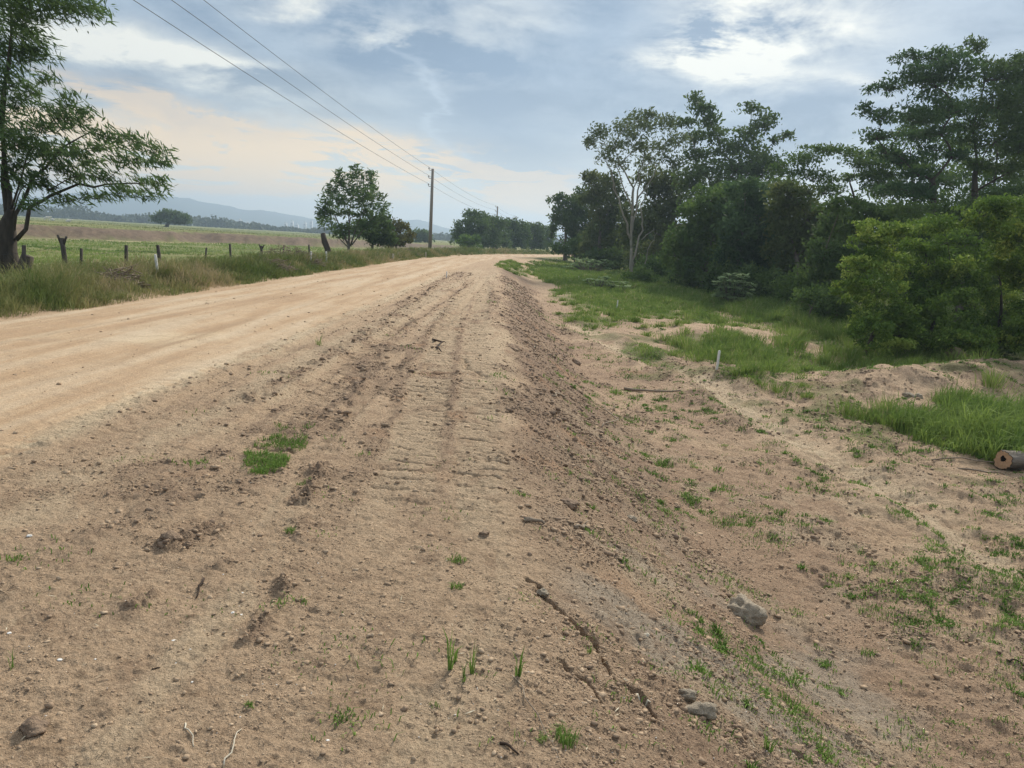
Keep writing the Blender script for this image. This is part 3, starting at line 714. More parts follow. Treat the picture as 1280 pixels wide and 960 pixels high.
def ptree(name, label, cat, d, base_u, trunk_px, cl_px, leaf, lmat, bmat, r0, k=1.12, jd=.8, **kw):
    """crown described by bearings at depth d; each clump gets its own real depth and thickness"""
    global total
    r = np.random.default_rng(kw.get('seed', 0)+500)
    bx = float(dirp(base_u, 330, d)[0])
    tr = [dirp(u, v, d+dd) for u, v, dd in trunk_px]
    cl = []
    for c in cl_px:
        u, v, ru, rv = c[:4]; rx = ru*d/F; rz = rv*d/F
        dd = (c[4] if len(c) > 4 else 0)+r.normal(0, jd)
        p = dirp(u, v, d+dd); cl.append((*p, rx*k, max(rx, rz)*k*.9, rz*k))
    root, nl = make_tree(name, label, cat, (bx, d), tr, cl, leaf, lmat, bmat, r0, **kw); total += nl
    return root
# --- big feathery tree at the left edge
def stout_base(mb, B):
    mb.tube(np.array([dirp(u, v, 24) for u, v in ((4, 345), (4, 330), (3, 312), (7, 292), (11, 276), (14, 262))])-B, [.60, .46, .38, .30, .19, .10], 16, rough=.22, seed=3)
    for pts, ra in (([(20, 300), (36, 262), (62, 242), (95, 233), (135, 231), (182, 230)], .11), ([(16, 290), (30, 245), (55, 205), (85, 180), (120, 160)], .10), ([(5, 295), (3, 230), (0, 150), (8, 80), (16, 20), (20, -30)], .13),
                    ([(12, 285), (22, 240), (34, 195), (50, 160)], .07)):
        P = np.array([dirp(u, v, 24+.1*i) for i, (u, v) in enumerate(pts)]); r_ = np.random.default_rng(len(P)); Q = [P[0]]
        for a, b in zip(P[:-1], P[1:]):
            for t in (.5, 1): Q.append(a+(b-a)*t+r_.normal(0, .05, 3))
        mb.tube(np.array(Q)-B, np.linspace(ra*.62, ra*.15, len(Q)), 8, rough=.12)
ptree('tree', 'feathery tree with thick dark trunk leaning over the left edge of the photo', 'tree', 24, 6,
      [(12, 300, 0), (14, 272, 0), (8, 225, .2), (4, 160, .2), (8, 90, 0), (16, 30, -.2)],
      [(37, 6, 30, 14), (78, 6, 26, 12), (106, 17, 18, 8), (20, 38, 20, 16), (44, 50, 14, 9), (55, 72, 12, 6), (25, 72, 20, 14), (12, 103, 16, 12), (20, 132, 12, 9), (-15, 60, 25, 25), (-10, 10, 30, 20),
       (87, 127, 13, 8), (75, 145, 20, 9), (100, 148, 14, 7), (56, 162, 22, 9), (18, 176, 25, 14), (50, 190, 26, 10), (134, 170, 18, 7), (125, 184, 20, 7), (165, 176, 16, 7), (192, 188, 15, 7), (172, 202, 16, 6),
       (203, 203, 10, 6), (78, 213, 16, 6), (150, 200, 12, 6), (200, 232, 11, 7), (182, 243, 14, 6), (150, 243, 16, 6), (119, 247, 14, 5), (62, 235, 10, 5), (19, 220, 14, 14), (175, 225, 12, 4), (100, 225, 18, 7), (130, 222, 16, 7), (70, 195, 18, 9), (95, 190, 18, 8), (40, 225, 14, 10), (85, 250, 14, 5), (45, 255, 12, 6), (110, 205, 14, 7), (35, 120, 14, 10), (60, 100, 10, 6), (-20, 180, 25, 25), (-30, 120, 25, 25),
       (40, -25, 40, 20), (0, -45, 40, 20), (90, -20, 20, 12)],
      .27, M['feather_leaf'], M['dark_bark'], .10, cover=1.15, droop=(.85, -.1, -.65), aspect=.17, subs=30, spread=.3, seed=1, flat=.5, limb=.9, tpow=1.0, k=1.35, extra=stout_base)
# broken stub beside it
def stump(name, label, u, v, d, h, r_, lean, mat, seed, cat='stump'):
    x = float(dirp(u, v, d)[0]); z = gz(x, d); root = None
    mb = MB(); mb.tube([(0, 0, -.15), (lean*.2, 0, h*.35), (lean*.7, 0, h*.7), (lean, 0.03, h)], [r_*1.3, r_, r_*1.05, r_*.85], 12, rough=.3, seed=seed)
    o = mb.build(name, mat, smooth=False); o.location = (x, d, z); return tag(o, label, cat)
stump('tree_stump', 'dark broken stump leaning right beside the feathery tree', 17, 325, 23.2, 1.35, .2, .42, M['dark_bark'], 4)
stump('dead_stump', 'leaning dead black stump beside the roadside weeds, near two white stakes', 413, 310, 44, 1.5, .16, -.45, M['dark_bark'], 5)

def many_stems(mb, B):
    for pts, ra in (([(436, 308), (428, 290), (418, 268), (412, 250)], .08), ([(438, 308), (444, 288), (452, 268), (462, 245)], .08), ([(440, 306), (452, 290), (466, 272)], .06),
                    ([(434, 308), (424, 298), (410, 282)], .05), ([(437, 300), (436, 270), (442, 235)], .07)):
        mb.tube(np.array([dirp(u, v, 58+(i*.15)) for i, (u, v) in enumerate(pts)])-B, np.linspace(ra, ra*.3, len(pts)), 6)
# --- middle left
ptree('tree', 'airy many-stemmed green tree standing left of the utility pole', 'tree', 58, 436,
      [(436, 300, 0), (437, 285, 0), (438, 272, 0)],
      [(447, 223, 9, 6), (465, 229, 9, 6), (425, 229, 9, 6), (414, 238, 9, 6), (440, 238, 11, 6), (457, 241, 11, 7), (407, 252, 9, 6), (425, 252, 12, 7), (450, 253, 12, 7), (470, 247, 8, 6),
       (402, 266, 8, 6), (417, 267, 10, 6), (435, 268, 10, 5), (477, 260, 9, 6), (455, 265, 9, 5), (408, 278, 9, 6), (480, 270, 8, 6), (422, 285, 12, 6), (450, 284, 12, 7), (434, 292, 12, 6), (465, 282, 9, 6), (444, 212, 6, 5), (463, 218, 6, 5), (424, 219, 6, 5)],
      .42, M['feather_leaf'], M['bark'], .09, cover=1.5, droop=(.5, 0, .1), aspect=.22, subs=14, spread=.3, seed=2, limb=.8, extra=many_stems, tpow=1.2)
ptree('bush', 'rounded dark green bush right of the airy many-stemmed tree', 'bush', 64, 466, [(466, 300, 0)],
      [(455, 282, 10, 8), (468, 277, 10, 8), (480, 281, 9, 8), (458, 296, 12, 9), (474, 294, 12, 9), (486, 298, 9, 8)], .3, M['dark_leaf'], M['bark'], .08, cover=2.2, seed=3)
ptree('bush', 'olive brown bush at the roadside, left of the utility pole', 'bush', 66, 495, [(495, 304, 0)],
      [(490, 283, 10, 8), (502, 287, 9, 8), (511, 294, 7, 7), (492, 297, 12, 9), (506, 302, 10, 6), (483, 305, 10, 5)], .3, M['brown_leaf'], M['bark'], .07, cover=1.8, seed=4)
ptree('tree', 'round dark tree standing far behind the base of the utility pole', 'tree', 240, 524, [(524, 302, 0)],
      [(514, 295, 7, 5), (524, 293, 8, 6), (534, 296, 7, 5), (524, 298, 12, 5)], 1.0, M['dark_leaf'], M['bark'], .3, cover=2.4, seed=5, jd=1)
# --- umbrella tree in the pasture
ptree('tree', 'lone umbrella shaped tree standing in the far pasture', 'tree', 270, 209, [(210, 279, 0)],
      [(202, 271, 9, 5), (212, 269, 10, 5), (222, 271, 9, 5), (231, 274, 7, 4), (198, 274, 6, 3), (214, 275, 16, 3.5), (226, 277, 10, 2.5)], .9, M['dark_leaf'], M['bark'], .5, cover=3, seed=6, jd=1.5, spread=.28)
# --- grove at the bend
grove = [('dark spreading tree at the left end of the grove by the bend', 136, 590, [(595, 273, 14, 7), (583, 281, 11, 7), (575, 290, 9, 8), (600, 285, 13, 9), (590, 297, 14, 9), (572, 301, 9, 7)], 'dark_leaf'),
         ('bright green low shrub tree in front of the grove, left of the thin pole', 126, 586, [(582, 300, 9, 5), (592, 302, 9, 6), (586, 308, 12, 5)], 'bright_leaf'),
         ('dark rounded tree right behind the thin far pole', 142, 615, [(611, 277, 11, 7), (622, 280, 11, 7), (613, 290, 13, 9), (626, 293, 11, 9), (612, 302, 14, 7), (627, 305, 10, 6)], 'dark_leaf'),
         ('middle dark tree of the grove, right of the thin far pole', 150, 642, [(636, 283, 11, 7), (648, 285, 10, 7), (640, 294, 12, 8), (652, 297, 10, 9), (642, 305, 14, 6)], 'dark_leaf'),
         ('dark tree of the grove just left of its right end', 158, 665, [(660, 286, 10, 6), (670, 288, 9, 7), (662, 297, 12, 8), (672, 302, 10, 7), (660, 306, 12, 6)], 'dark_leaf'),
         ('rightmost tree of the grove, closing the view at the bend', 166, 684, [(680, 289, 9, 6), (690, 292, 6, 6), (682, 299, 9, 8), (678, 307, 10, 5)], 'mid_leaf')]
for i, (lb, d, bu, cl, mt) in enumerate(grove):
    ptree('tree', lb, 'tree', d, bu, [(bu, 304, 0)], cl, .5, M[mt], M['bark'], .2, cover=2.3, seed=10+i, jd=1.6, group='trees of the grove at the bend')

# --- forest on the right
FG = 'trees along the right side of the ditch'
ptree('tree', 'dark leafy tree at the left end of the right hand wood, overhanging the gap', 'tree', 98, 706, [(706, 305, 0), (707, 285, 0)],
      [(699, 252, 11, 7), (709, 262, 14, 9), (697, 274, 9, 7), (722, 255, 12, 9), (732, 246, 12, 10), (713, 278, 15, 10), (728, 275, 14, 12), (716, 295, 11, 10), (730, 297, 14, 12), (693, 285, 5, 5), (690, 294, 3, 4), (740, 290, 12, 12)],
      .42, M['dark_leaf'], M['bark'], .2, cover=2.3, seed=20, group=FG)
M['wood_a'] = leaf_mat('wood_leaf_olive', (.050, .085, .026), (.150, .180, .058), trans=.35); M['wood_b'] = leaf_mat('wood_leaf_blue', (.036, .080, .034), (.100, .165, .062), trans=.35)
ptree('tree', 'dark crowded tree between the leftmost wood tree and the pale trunk', 'tree', 82, 752, [(750, 320, 0), (750, 290, 0)],
      [(738, 226, 12, 9), (752, 235, 13, 9), (765, 228, 12, 10), (745, 250, 16, 12), (765, 255, 16, 14), (752, 275, 18, 14), (772, 280, 14, 16), (745, 300, 14, 14), (765, 308, 16, 14), (735, 312, 12, 8)],
      .38, M['wood_a'], M['bark'], .2, cover=2.2, seed=21, group=FG)
def pale_stems(mb, B):
    for pts, ra in (([(792, 333, .3), (796, 310, .3), (803, 288, .5), (800, 265, .6), (810, 240, .7)], .12), ([(789, 300, 0), (780, 270, -.3), (769, 235, -.5), (760, 205, -.6)], .11),
                    ([(790, 290, 0), (797, 250, .2), (800, 215, .3), (806, 180, .2)], .11), ([(796, 250, 0), (812, 225, 0), (826, 200, .2), (835, 170, .3)], .08),
                    ([(790, 262, 0), (776, 225, .3), (768, 200, .3), (750, 182, .1)], .07), ([(770, 240, -.4), (763, 215, -.5), (745, 180, -.5)], .05),
                    ([(802, 300, .4), (812, 292, .5), (818, 285, .5)], .05), ([(806, 330, .3), (812, 305, .2), (822, 290, 0)], .06)):
        P = np.array([dirp(u, v, 60+dd) for u, v, dd in pts]); r_ = np.random.default_rng(int(ra*1000+len(P)))
        Q = [P[0]]
        for a, b in zip(P[:-1], P[1:]):
            for t in (.33, .66, 1): Q.append(a+(b-a)*t+r_.normal(0, .09, 3))
        mb.tube(np.array(Q)-B, np.linspace(ra*.8, ra*.25, len(Q)), 7, rough=.15)
ptree('tree', 'sparse pale barked tree with forking grey stems standing in front of the wood', 'tree', 60, 790,
      [(789, 310, 0), (790, 270, 0), (792, 235, 0)],
      [(747, 167, 14, 8), (738, 179, 9, 7), (779, 160, 12, 8), (794, 149, 11, 7), (811, 146, 11, 7), (805, 162, 15, 8), (832, 156, 14, 9), (767, 184, 14, 8), (797, 184, 14, 8), (826, 184, 15, 9), (849, 176, 11, 9),
       (758, 197, 10, 7), (811, 203, 15, 7), (843, 205, 13, 8), (785, 172, 10, 6), (775, 205, 10, 6)],
      .27, M['grey_leaf'], M['pale_bark'], .10, cover=1.15, droop=(.3, 0, .1), aspect=.4, seed=22, subs=20, spread=.3, extra=pale_stems, limb=1.2)
ptree('tree', 'tallest dark tree with knobbly crown behind the pale barked tree', 'tree', 68, 895, [(893, 320, 0), (893, 270, 0), (890, 235, 0)],
      [(869, 128, 10, 8), (880, 139, 12, 7), (855, 155, 13, 6), (889, 151, 13, 7), (897, 167, 18, 8), (866, 173, 12, 7), (939, 136, 13, 6), (960, 148, 11, 6), (951, 156, 12, 7), (981, 171, 10, 5), (969, 176, 6, 4),
       (936, 168, 16, 8), (928, 184, 22, 9), (901, 188, 17, 7), (948, 199, 22, 9), (869, 196, 17, 9), (922, 209, 26, 10), (966, 212, 19, 10), (884, 217, 24, 12), (861, 228, 18, 15), (901, 240, 26, 15), (942, 217, 22, 12)],
      .36, M['dark_leaf'], M['bark'], .28, cover=1.7, seed=23, group=FG, subs=18, spread=.3)
ptree('tree', 'dark shaded tree filling the wood just right of the pale trunk', 'tree', 72, 835, [(835, 320, 0), (835, 290, 0)],
      [(815, 225, 18, 14), (838, 232, 18, 14), (822, 255, 20, 16), (848, 262, 20, 18), (812, 285, 18, 16), (838, 295, 20, 18), (820, 318, 20, 14), (850, 322, 18, 14), (790, 300, 14, 16), (785, 270, 12, 14), (795, 325, 12, 10)],
      .38, M['wood_a'], M['bark'], .22, cover=2.1, seed=24, group=FG)
ptree('tree', 'dark bushy tree low in the wood behind the pale leaved shrubs', 'tree', 50, 880, [(882, 345, 0), (884, 320, 0)],
      [(888, 250, 20, 12), (905, 244, 16, 10), (875, 268, 22, 14), (905, 272, 22, 16), (858, 290, 20, 16), (890, 295, 24, 18), (845, 315, 16, 16), (872, 322, 22, 18), (902, 325, 20, 18), (855, 342, 14, 10), (878, 352, 18, 10)],
      .30, M['mid_leaf'], M['bark'], .15, cover=2.4, seed=25, group=FG)
ptree('tree', 'dense dark round tree above the big leaved shrub', 'tree', 46, 935, [(935, 345, 0), (936, 320, 0)],
      [(931, 239, 22, 11), (950, 245, 20, 12), (925, 262, 24, 14), (955, 268, 24, 16), (930, 290, 26, 18), (960, 298, 22, 18), (925, 320, 24, 18), (955, 328, 24, 18), (945, 350, 22, 12)],
      .29, M['wood_b'], M['bark'], .15, cover=2.6, seed=26, group=FG)
ptree('tree', 'dark tree between the dense round tree and the bright green bushes', 'tree', 42, 995, [(995, 350, 0), (995, 320, 0)],
      [(978, 240, 20, 11), (1000, 248, 20, 13), (982, 265, 22, 14), (1010, 270, 20, 14), (990, 292, 24, 16), (1018, 300, 20, 18), (985, 320, 22, 18), (1012, 335, 22, 18), (995, 358, 22, 14), (1030, 275, 18, 12)],
      .28, M['wood_a'], M['bark'], .14, cover=2.5, seed=27, group=FG)
ptree('tree', 'thin flat topped tree standing left of the tallest layered tree', 'tree', 50, 1075, [(1072, 300, 0), (1068, 250, 0), (1062, 228, 0)],
      [(1050, 190, 30, 6), (1026, 188, 20, 6), (1002, 202, 20, 8), (1075, 200, 22, 8), (978, 214, 14, 8), (1014, 222, 24, 8), (1093, 217, 20, 8), (1060, 222, 16, 5), (984, 235, 20, 10), (1030, 240, 20, 8), (1105, 235, 18, 8)],
      .22, M['mid_leaf'], M['dark_bark'], .08, cover=1.6, seed=28, group=FG, subs=20, spread=.24, flat=.4)
ptree('tree', 'tall layered tree with spreading flat sprays, near the right edge', 'tree', 39, 1163, [(1165, 300, 0), (1166, 250, 0), (1165, 225, 0)],
      [(1141, 72, 20, 7), (1178, 72, 26, 9), (1200, 82, 24, 10), (1147, 94, 24, 9), (1111, 111, 20, 7), (1171, 105, 34, 12), (1081, 137, 9, 7), (1103, 146, 13, 7), (1135, 146, 26, 11), (1192, 137, 30, 12),
       (1096, 171, 17, 8), (1150, 172, 22, 8), (1132, 200, 24, 8), (1175, 165, 18, 7), (1150, 217, 20, 7), (1110, 190, 16, 7), (1190, 195, 16, 7), (1120, 235, 20, 8), (1145, 240, 24, 8), (1185, 228, 22, 8), (1160, 190, 16, 6)],
      .2, M['wood_b'], M['dark_bark'], .17, cover=1.9, seed=29, group=FG, subs=26, spread=.24, flat=.45, limb=.9, tpow=.9)
ptree('tree', 'tall layered tree cut off by the right edge of the photo', 'tree', 41, 1224, [(1222, 300, 0), (1218, 240, 0), (1222, 205, 0)],
      [(1219, 58, 11, 9), (1232, 97, 32, 13), (1262, 86, 26, 10), (1276, 72, 12, 6), (1247, 130, 38, 15), (1240, 178, 32, 10), (1274, 187, 20, 12), (1215, 158, 20, 9), (1290, 110, 30, 20), (1300, 150, 30, 20), (1265, 155, 26, 12), (1225, 205, 20, 8), (1300, 200, 24, 14), (1262, 212, 24, 9)],
      .2, M['dark_leaf'], M['dark_bark'], .17, cover=1.9, seed=30, group=FG, subs=26, spread=.24, flat=.45, limb=.9, tpow=.9)
ptree('tree', 'airy tree glimpsed behind the stems of the tall layered tree', 'tree', 50, 1140, [(1140, 300, 0), (1142, 240, 0), (1138, 190, 0)],
      [(1100, 200, 22, 14), (1125, 215, 22, 12), (1150, 205, 22, 14), (1175, 220, 22, 12), (1110, 240, 24, 12), (1145, 245, 24, 12), (1180, 250, 24, 12), (1090, 225, 18, 12), (1130, 175, 20, 12), (1160, 150, 24, 14), (1190, 175, 20, 14)],
      .24, M['mid_leaf'], M['dark_bark'], .1, cover=1.0, seed=36, group=FG)
ptree('tree', 'airy tree glimpsed behind the tall tree at the right edge', 'tree', 52, 1245, [(1245, 300, 0), (1243, 230, 0), (1246, 180, 0)],
      [(1215, 215, 22, 14), (1240, 225, 22, 12), (1268, 215, 22, 14), (1220, 245, 24, 12), (1255, 245, 24, 12), (1290, 235, 24, 16), (1235, 150, 24, 14), (1270, 140, 24, 16), (1205, 190, 18, 12), (1250, 190, 22, 12), (1290, 175, 22, 18)],
      .24, M['mid_leaf'], M['dark_bark'], .1, cover=1.1, seed=37, group=FG)
ptree('tree', 'dark understorey tree beneath the tall layered tree', 'tree', 35, 1060, [(1060, 350, 0), (1060, 320, 0)],
      [(1050, 258, 20, 10), (1085, 262, 22, 9), (1040, 285, 22, 16), (1070, 290, 22, 16), (1030, 320, 20, 16), (1060, 325, 20, 18), (1025, 350, 18, 14), (1045, 375, 20, 14), (1110, 275, 22, 10)],
      .22, M['dark_leaf'], M['bark'], .12, cover=2.4, seed=31, group=FG)
ptree('tree', 'shadowy understorey tree behind the bright bushes at the right edge', 'tree', 33, 1210, [(1210, 330, 0), (1210, 290, 0)],
      [(1140, 265, 26, 11), (1180, 268, 26, 11), (1215, 262, 24, 10), (1250, 250, 26, 12), (1290, 245, 30, 16), (1160, 300, 30, 20), (1220, 300, 34, 20), (1280, 300, 34, 24)],
      .17, M['dark_leaf'], M['bark'], .12, cover=1.7, seed=32, group=FG)
BG = 'bright green bushes at the right edge of the wood'
ptree('bush', 'bright green bush, leftmost of the bright bushes, spilling towards the ditch', 'bush', 23.5, 1095, [(1096, 400, 0), (1096, 370, 0)],
      [(1090, 289, 24, 11), (1125, 292, 22, 13), (1085, 310, 22, 14), (1082, 335, 24, 12), (1055, 362, 16, 9), (1112, 330, 26, 18), (1098, 362, 28, 16), (1112, 392, 26, 16), (1075, 375, 18, 10), (1125, 415, 22, 14, -.5), (1092, 415, 22, 14, -1), (1075, 400, 18, 12, -.5), (1110, 432, 26, 10, -1.2)],
      .115, M['bright_leaf'], M['dark_bark'], .05, cover=1.9, seed=33, group=BG, subs=22, spread=.17, jd=1.0, tvar=.7)
ptree('bush', 'bright green bush in the middle of the bright bushes, behind the dirt heap', 'bush', 24.5, 1170, [(1170, 400, 0), (1170, 360, 0)],
      [(1150, 286, 22, 12), (1178, 280, 22, 12), (1195, 300, 24, 14), (1160, 315, 28, 18), (1150, 345, 28, 16), (1190, 345, 28, 20), (1155, 378, 28, 18), (1195, 385, 26, 18), (1165, 410, 28, 16), (1200, 420, 22, 14), (1150, 425, 26, 12, -1.5), (1185, 425, 26, 12, -1.5)],
      .115, M['bright_leaf'], M['dark_bark'], .05, cover=1.9, seed=34, group=BG, subs=22, spread=.17, jd=1.0, tvar=.7)
ptree('bush', 'largest bright green bush, cut off by the right edge of the photo', 'bush', 24, 1250, [(1250, 400, 0), (1250, 350, 0)],
      [(1228, 266, 22, 12), (1256, 258, 22, 12), (1285, 255, 24, 14), (1245, 290, 28, 18), (1280, 295, 28, 22), (1230, 320, 26, 18), (1265, 335, 30, 22), (1300, 340, 30, 28), (1230, 360, 26, 18), (1262, 380, 28, 20), (1240, 405, 28, 18), (1290, 400, 30, 22), (1265, 420, 26, 12), (1220, 425, 24, 12, -1.5), (1250, 425, 26, 12, -1.5), (1290, 425, 30, 14, -1.5)],
      .115, M['bright_leaf'], M['dark_bark'], .05, cover=1.9, seed=35, group=BG, subs=22, spread=.17, jd=1.0, tvar=.7)
# deeper wood, closing the view between the trunks
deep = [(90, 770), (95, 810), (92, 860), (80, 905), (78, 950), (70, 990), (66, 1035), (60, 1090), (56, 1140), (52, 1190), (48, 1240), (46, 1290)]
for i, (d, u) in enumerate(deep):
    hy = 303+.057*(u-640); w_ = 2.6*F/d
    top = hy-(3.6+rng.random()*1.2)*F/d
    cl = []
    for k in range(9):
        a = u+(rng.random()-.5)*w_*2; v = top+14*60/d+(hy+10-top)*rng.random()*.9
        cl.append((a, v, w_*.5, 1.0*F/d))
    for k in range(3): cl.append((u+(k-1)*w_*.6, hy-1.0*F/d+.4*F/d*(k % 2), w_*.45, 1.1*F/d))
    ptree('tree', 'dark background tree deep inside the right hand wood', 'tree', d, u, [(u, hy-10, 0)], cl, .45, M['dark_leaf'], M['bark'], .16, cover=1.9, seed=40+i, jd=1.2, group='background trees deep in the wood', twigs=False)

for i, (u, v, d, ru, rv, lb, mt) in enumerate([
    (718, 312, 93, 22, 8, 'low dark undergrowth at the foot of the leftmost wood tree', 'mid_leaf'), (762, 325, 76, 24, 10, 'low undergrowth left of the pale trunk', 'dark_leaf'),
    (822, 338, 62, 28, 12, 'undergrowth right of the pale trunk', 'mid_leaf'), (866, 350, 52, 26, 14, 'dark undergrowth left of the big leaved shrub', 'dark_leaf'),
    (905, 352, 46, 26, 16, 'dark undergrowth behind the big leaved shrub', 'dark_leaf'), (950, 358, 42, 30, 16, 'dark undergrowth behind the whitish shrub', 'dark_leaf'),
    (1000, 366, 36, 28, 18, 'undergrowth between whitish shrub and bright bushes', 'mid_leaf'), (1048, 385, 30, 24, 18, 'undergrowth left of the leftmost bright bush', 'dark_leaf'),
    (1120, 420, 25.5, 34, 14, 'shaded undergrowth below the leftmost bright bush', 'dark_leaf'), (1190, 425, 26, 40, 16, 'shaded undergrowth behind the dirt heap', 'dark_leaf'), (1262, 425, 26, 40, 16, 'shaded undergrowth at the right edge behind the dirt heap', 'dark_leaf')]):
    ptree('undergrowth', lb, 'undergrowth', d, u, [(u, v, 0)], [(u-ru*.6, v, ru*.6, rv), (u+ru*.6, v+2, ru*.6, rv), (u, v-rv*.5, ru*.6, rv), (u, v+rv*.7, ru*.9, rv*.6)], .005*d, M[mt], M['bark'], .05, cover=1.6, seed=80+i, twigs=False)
# big leaved shrubs
def broad_shrub(label, u, v, h, rad, n, seed, pale=.5, leaf=.3):
    r = np.random.default_rng(seed); p = at(u, v); x, y = p[0], p[1]; z = gz(x, y)
    root = empty('broad_leaved_shrub', (x, y, z)); tag(root, label, 'shrub')
    mb = MB(); C, D, Wd, L, T = [], [], [], [], []
    for i in range(n):
        a = r.random()*6.28; q = rad*math.sqrt(r.random()); top = np.array([math.cos(a)*q, math.sin(a)*q, h*(.35+.65*r.random())*(1-.35*(q/rad)**2)])
        mb.tube([(top[0]*.2, top[1]*.2, -.05), top*np.array([.7, .7, .6]), top], [.025, .018, .01], 5, cap=False)
        for k in range(7):
            b = r.random()*6.28; d = unit(np.array([math.cos(b), math.sin(b), -.25+.5*r.random()]))
            c0 = top+d*leaf*.45; side = unit(np.cross(d, [0, 0, 1])+r.normal(0, .25, 3))
            # palmate leaf: five lobes
            for lb in (-1.1, -.55, 0, .55, 1.1):
                dd = d*math.cos(lb)+side*math.sin(lb); C.append(top+d*leaf*.25+dd*leaf*.3); D.append(dd); Wd.append(np.cross(dd, unit(np.cross(d, side)))); L.append(leaf*.62); T.append(min(1, pale*.7+.5*r.random()))
    V, Fs = diamonds(np.array(C), unit(np.array(D)), unit(np.array(Wd)), np.array(L), np.array(L)*.42)
    mb.build('stem', M['bark'], root); mesh_np('leaves', V, Fs, M['broad_leaf'], root, tint=np.repeat(np.array(T), 4))
broad_shrub('large shrub with big pale palmate leaves in front of the dark wood', 915, 384, 1.8, .95, 60, 1, .7, .44)
broad_shrub('shrub with pale whitish leaf tips right of the large big leaved shrub', 968, 378, 1.35, .6, 26, 2, .6, .28)
broad_shrub('low pale leaved shrub in the grass left of the pale trunk', 748, 362, .9, .9, 22, 3, .5, .3)
broad_shrub('spreading green big leaved shrub at the left end of the wood', 735, 340, 1.3, 2.2, 70, 4, .15, .36)
broad_shrub('small pale leaved shrub below the pale trunk', 775, 366, .8, .6, 14, 5, .5, .3)
ptree('bush', 'small dark bush at the foot of the pale barked tree', 'bush', 52, 800, [(800, 350, 0)], [(788, 350, 10, 8), (800, 346, 12, 10), (812, 352, 10, 8)], .2, M['mid_leaf'], M['bark'], .05, cover=2.2, seed=60)
ptree('bush', 'olive weedy bush between the whitish shrub and the bright bushes', 'bush', 31, 1015, [(1015, 385, 0)], [(1000, 372, 14, 10), (1022, 368, 14, 12), (1010, 388, 18, 10), (1035, 385, 14, 12)], .13, M['mid_leaf'], M['bark'], .04, cover=1.2, seed=61, droop=(0, 0, .5))
print('leaves', total)

# ------------------------------------------------------------------ poles and wires
def pole(x, y, h, label, seed, lean=0.0):
    z = gz(x, y); root = empty('utility_pole', (x, y, z)); tag(root, label, 'pole', 'utility poles carrying the three wires')
    mb = MB(); mb.tube([(0, 0, -.3), (lean*.5, 0, h*.5), (lean, 0, h)], [.19, .165, .13], 12, rough=.03); mb.build('shaft', M['pole'], root, smooth=True)
    tips = []
    for k, dz in enumerate((.15, .95, 1.75)):
        b = MB(); b.tube([(lean, 0, h-dz), (lean-.34, 0, h-dz), (lean-.38, 0, h-dz+.12)], .025, 6); br = b.build('bracket', M['wire'], root)
        i_ = MB(); i_.tube([(lean-.38, 0, h-dz+.1), (lean-.38, 0, h-dz+.14), (lean-.38, 0, h-dz+.18), (lean-.38, 0, h-dz+.24), (lean-.38, 0, h-dz+.28)], [.05, .08, .05, .07, .03], 8); i_.build('insulator', M['insul'], br)
        tips.append(np.array([x+lean-.38, y, z+h-dz+.28]))
    return tips
def zpix(u, v, d): return dirp(u, v, d)
top1 = dirp(541, 211, 80); top2 = dirp(622, 258, 150)
xb = float(dirp(541, 300, 80)[0])
b1 = gz(top1[0], 80); h1 = top1[2]-b1
print('pole', top1, h1, top2)
t1 = pole(float(top1[0]), 80.0, float(h1), 'near wooden utility pole left of the road', 1, 0)
h2 = float(top2[2]-gz(top2[0], 150)); t2 = pole(float(top2[0]), 150.0, h2, 'thin far utility pole standing in front of the grove', 2)
t3 = pole(float(top2[0])+3.2, 215.0, h2, 'most distant utility pole, hidden behind the grove at the bend', 3)
t0 = pole(-13.6, -6.0, 12.2, 'utility pole standing beside the road behind the photographer', 4)
def wirespan(a, b, sag, label):
    t = np.linspace(0, 1, 40)[:, None]; P = a+(b-a)*t; P[:, 2] -= sag*4*(t*(1-t))[:, 0]
    mid = a; mb = MB(); mb.tube(P-mid, .012+.0*t[:, 0], 5, cap=False); o = mb.build('power_line', M['wire']); o.location = tuple(mid); tag(o, label, 'power line', 'wires between the utility poles')
nm = ['top', 'middle', 'lowest']
# ends over the photographer's left: chosen where the photograph's wires leave the frame
ends = []
for (u, v), tp in zip(((268, 0), (235, 0), (196, 0)), t1):
    r = ray(u, v); zt = None
    # intersect the bearing with the vertical plane through pole one and pole zero
    a = np.array([t1[0][0], 80.0]); b = np.array([t0[0][0], -6.0]); d2 = b-a; nrm = np.array([-d2[1], d2[0]])
    t = float(nrm@a/(nrm@r[:2])); P = np.array([0, 0, CAMH])+r*t; ends.append(P); print('wire exit', P, tp)
for k in range(3):
    wirespan(t1[k], t0[k], .55, f'{nm[k]} wire of the near span, crossing the upper left sky')
    wirespan(t1[k], t2[k], .5, f'{nm[k]} wire of the span between near pole and far pole')
    wirespan(t2[k], t3[k], .4, f'{nm[k]} wire running on past the far pole behind the grove')

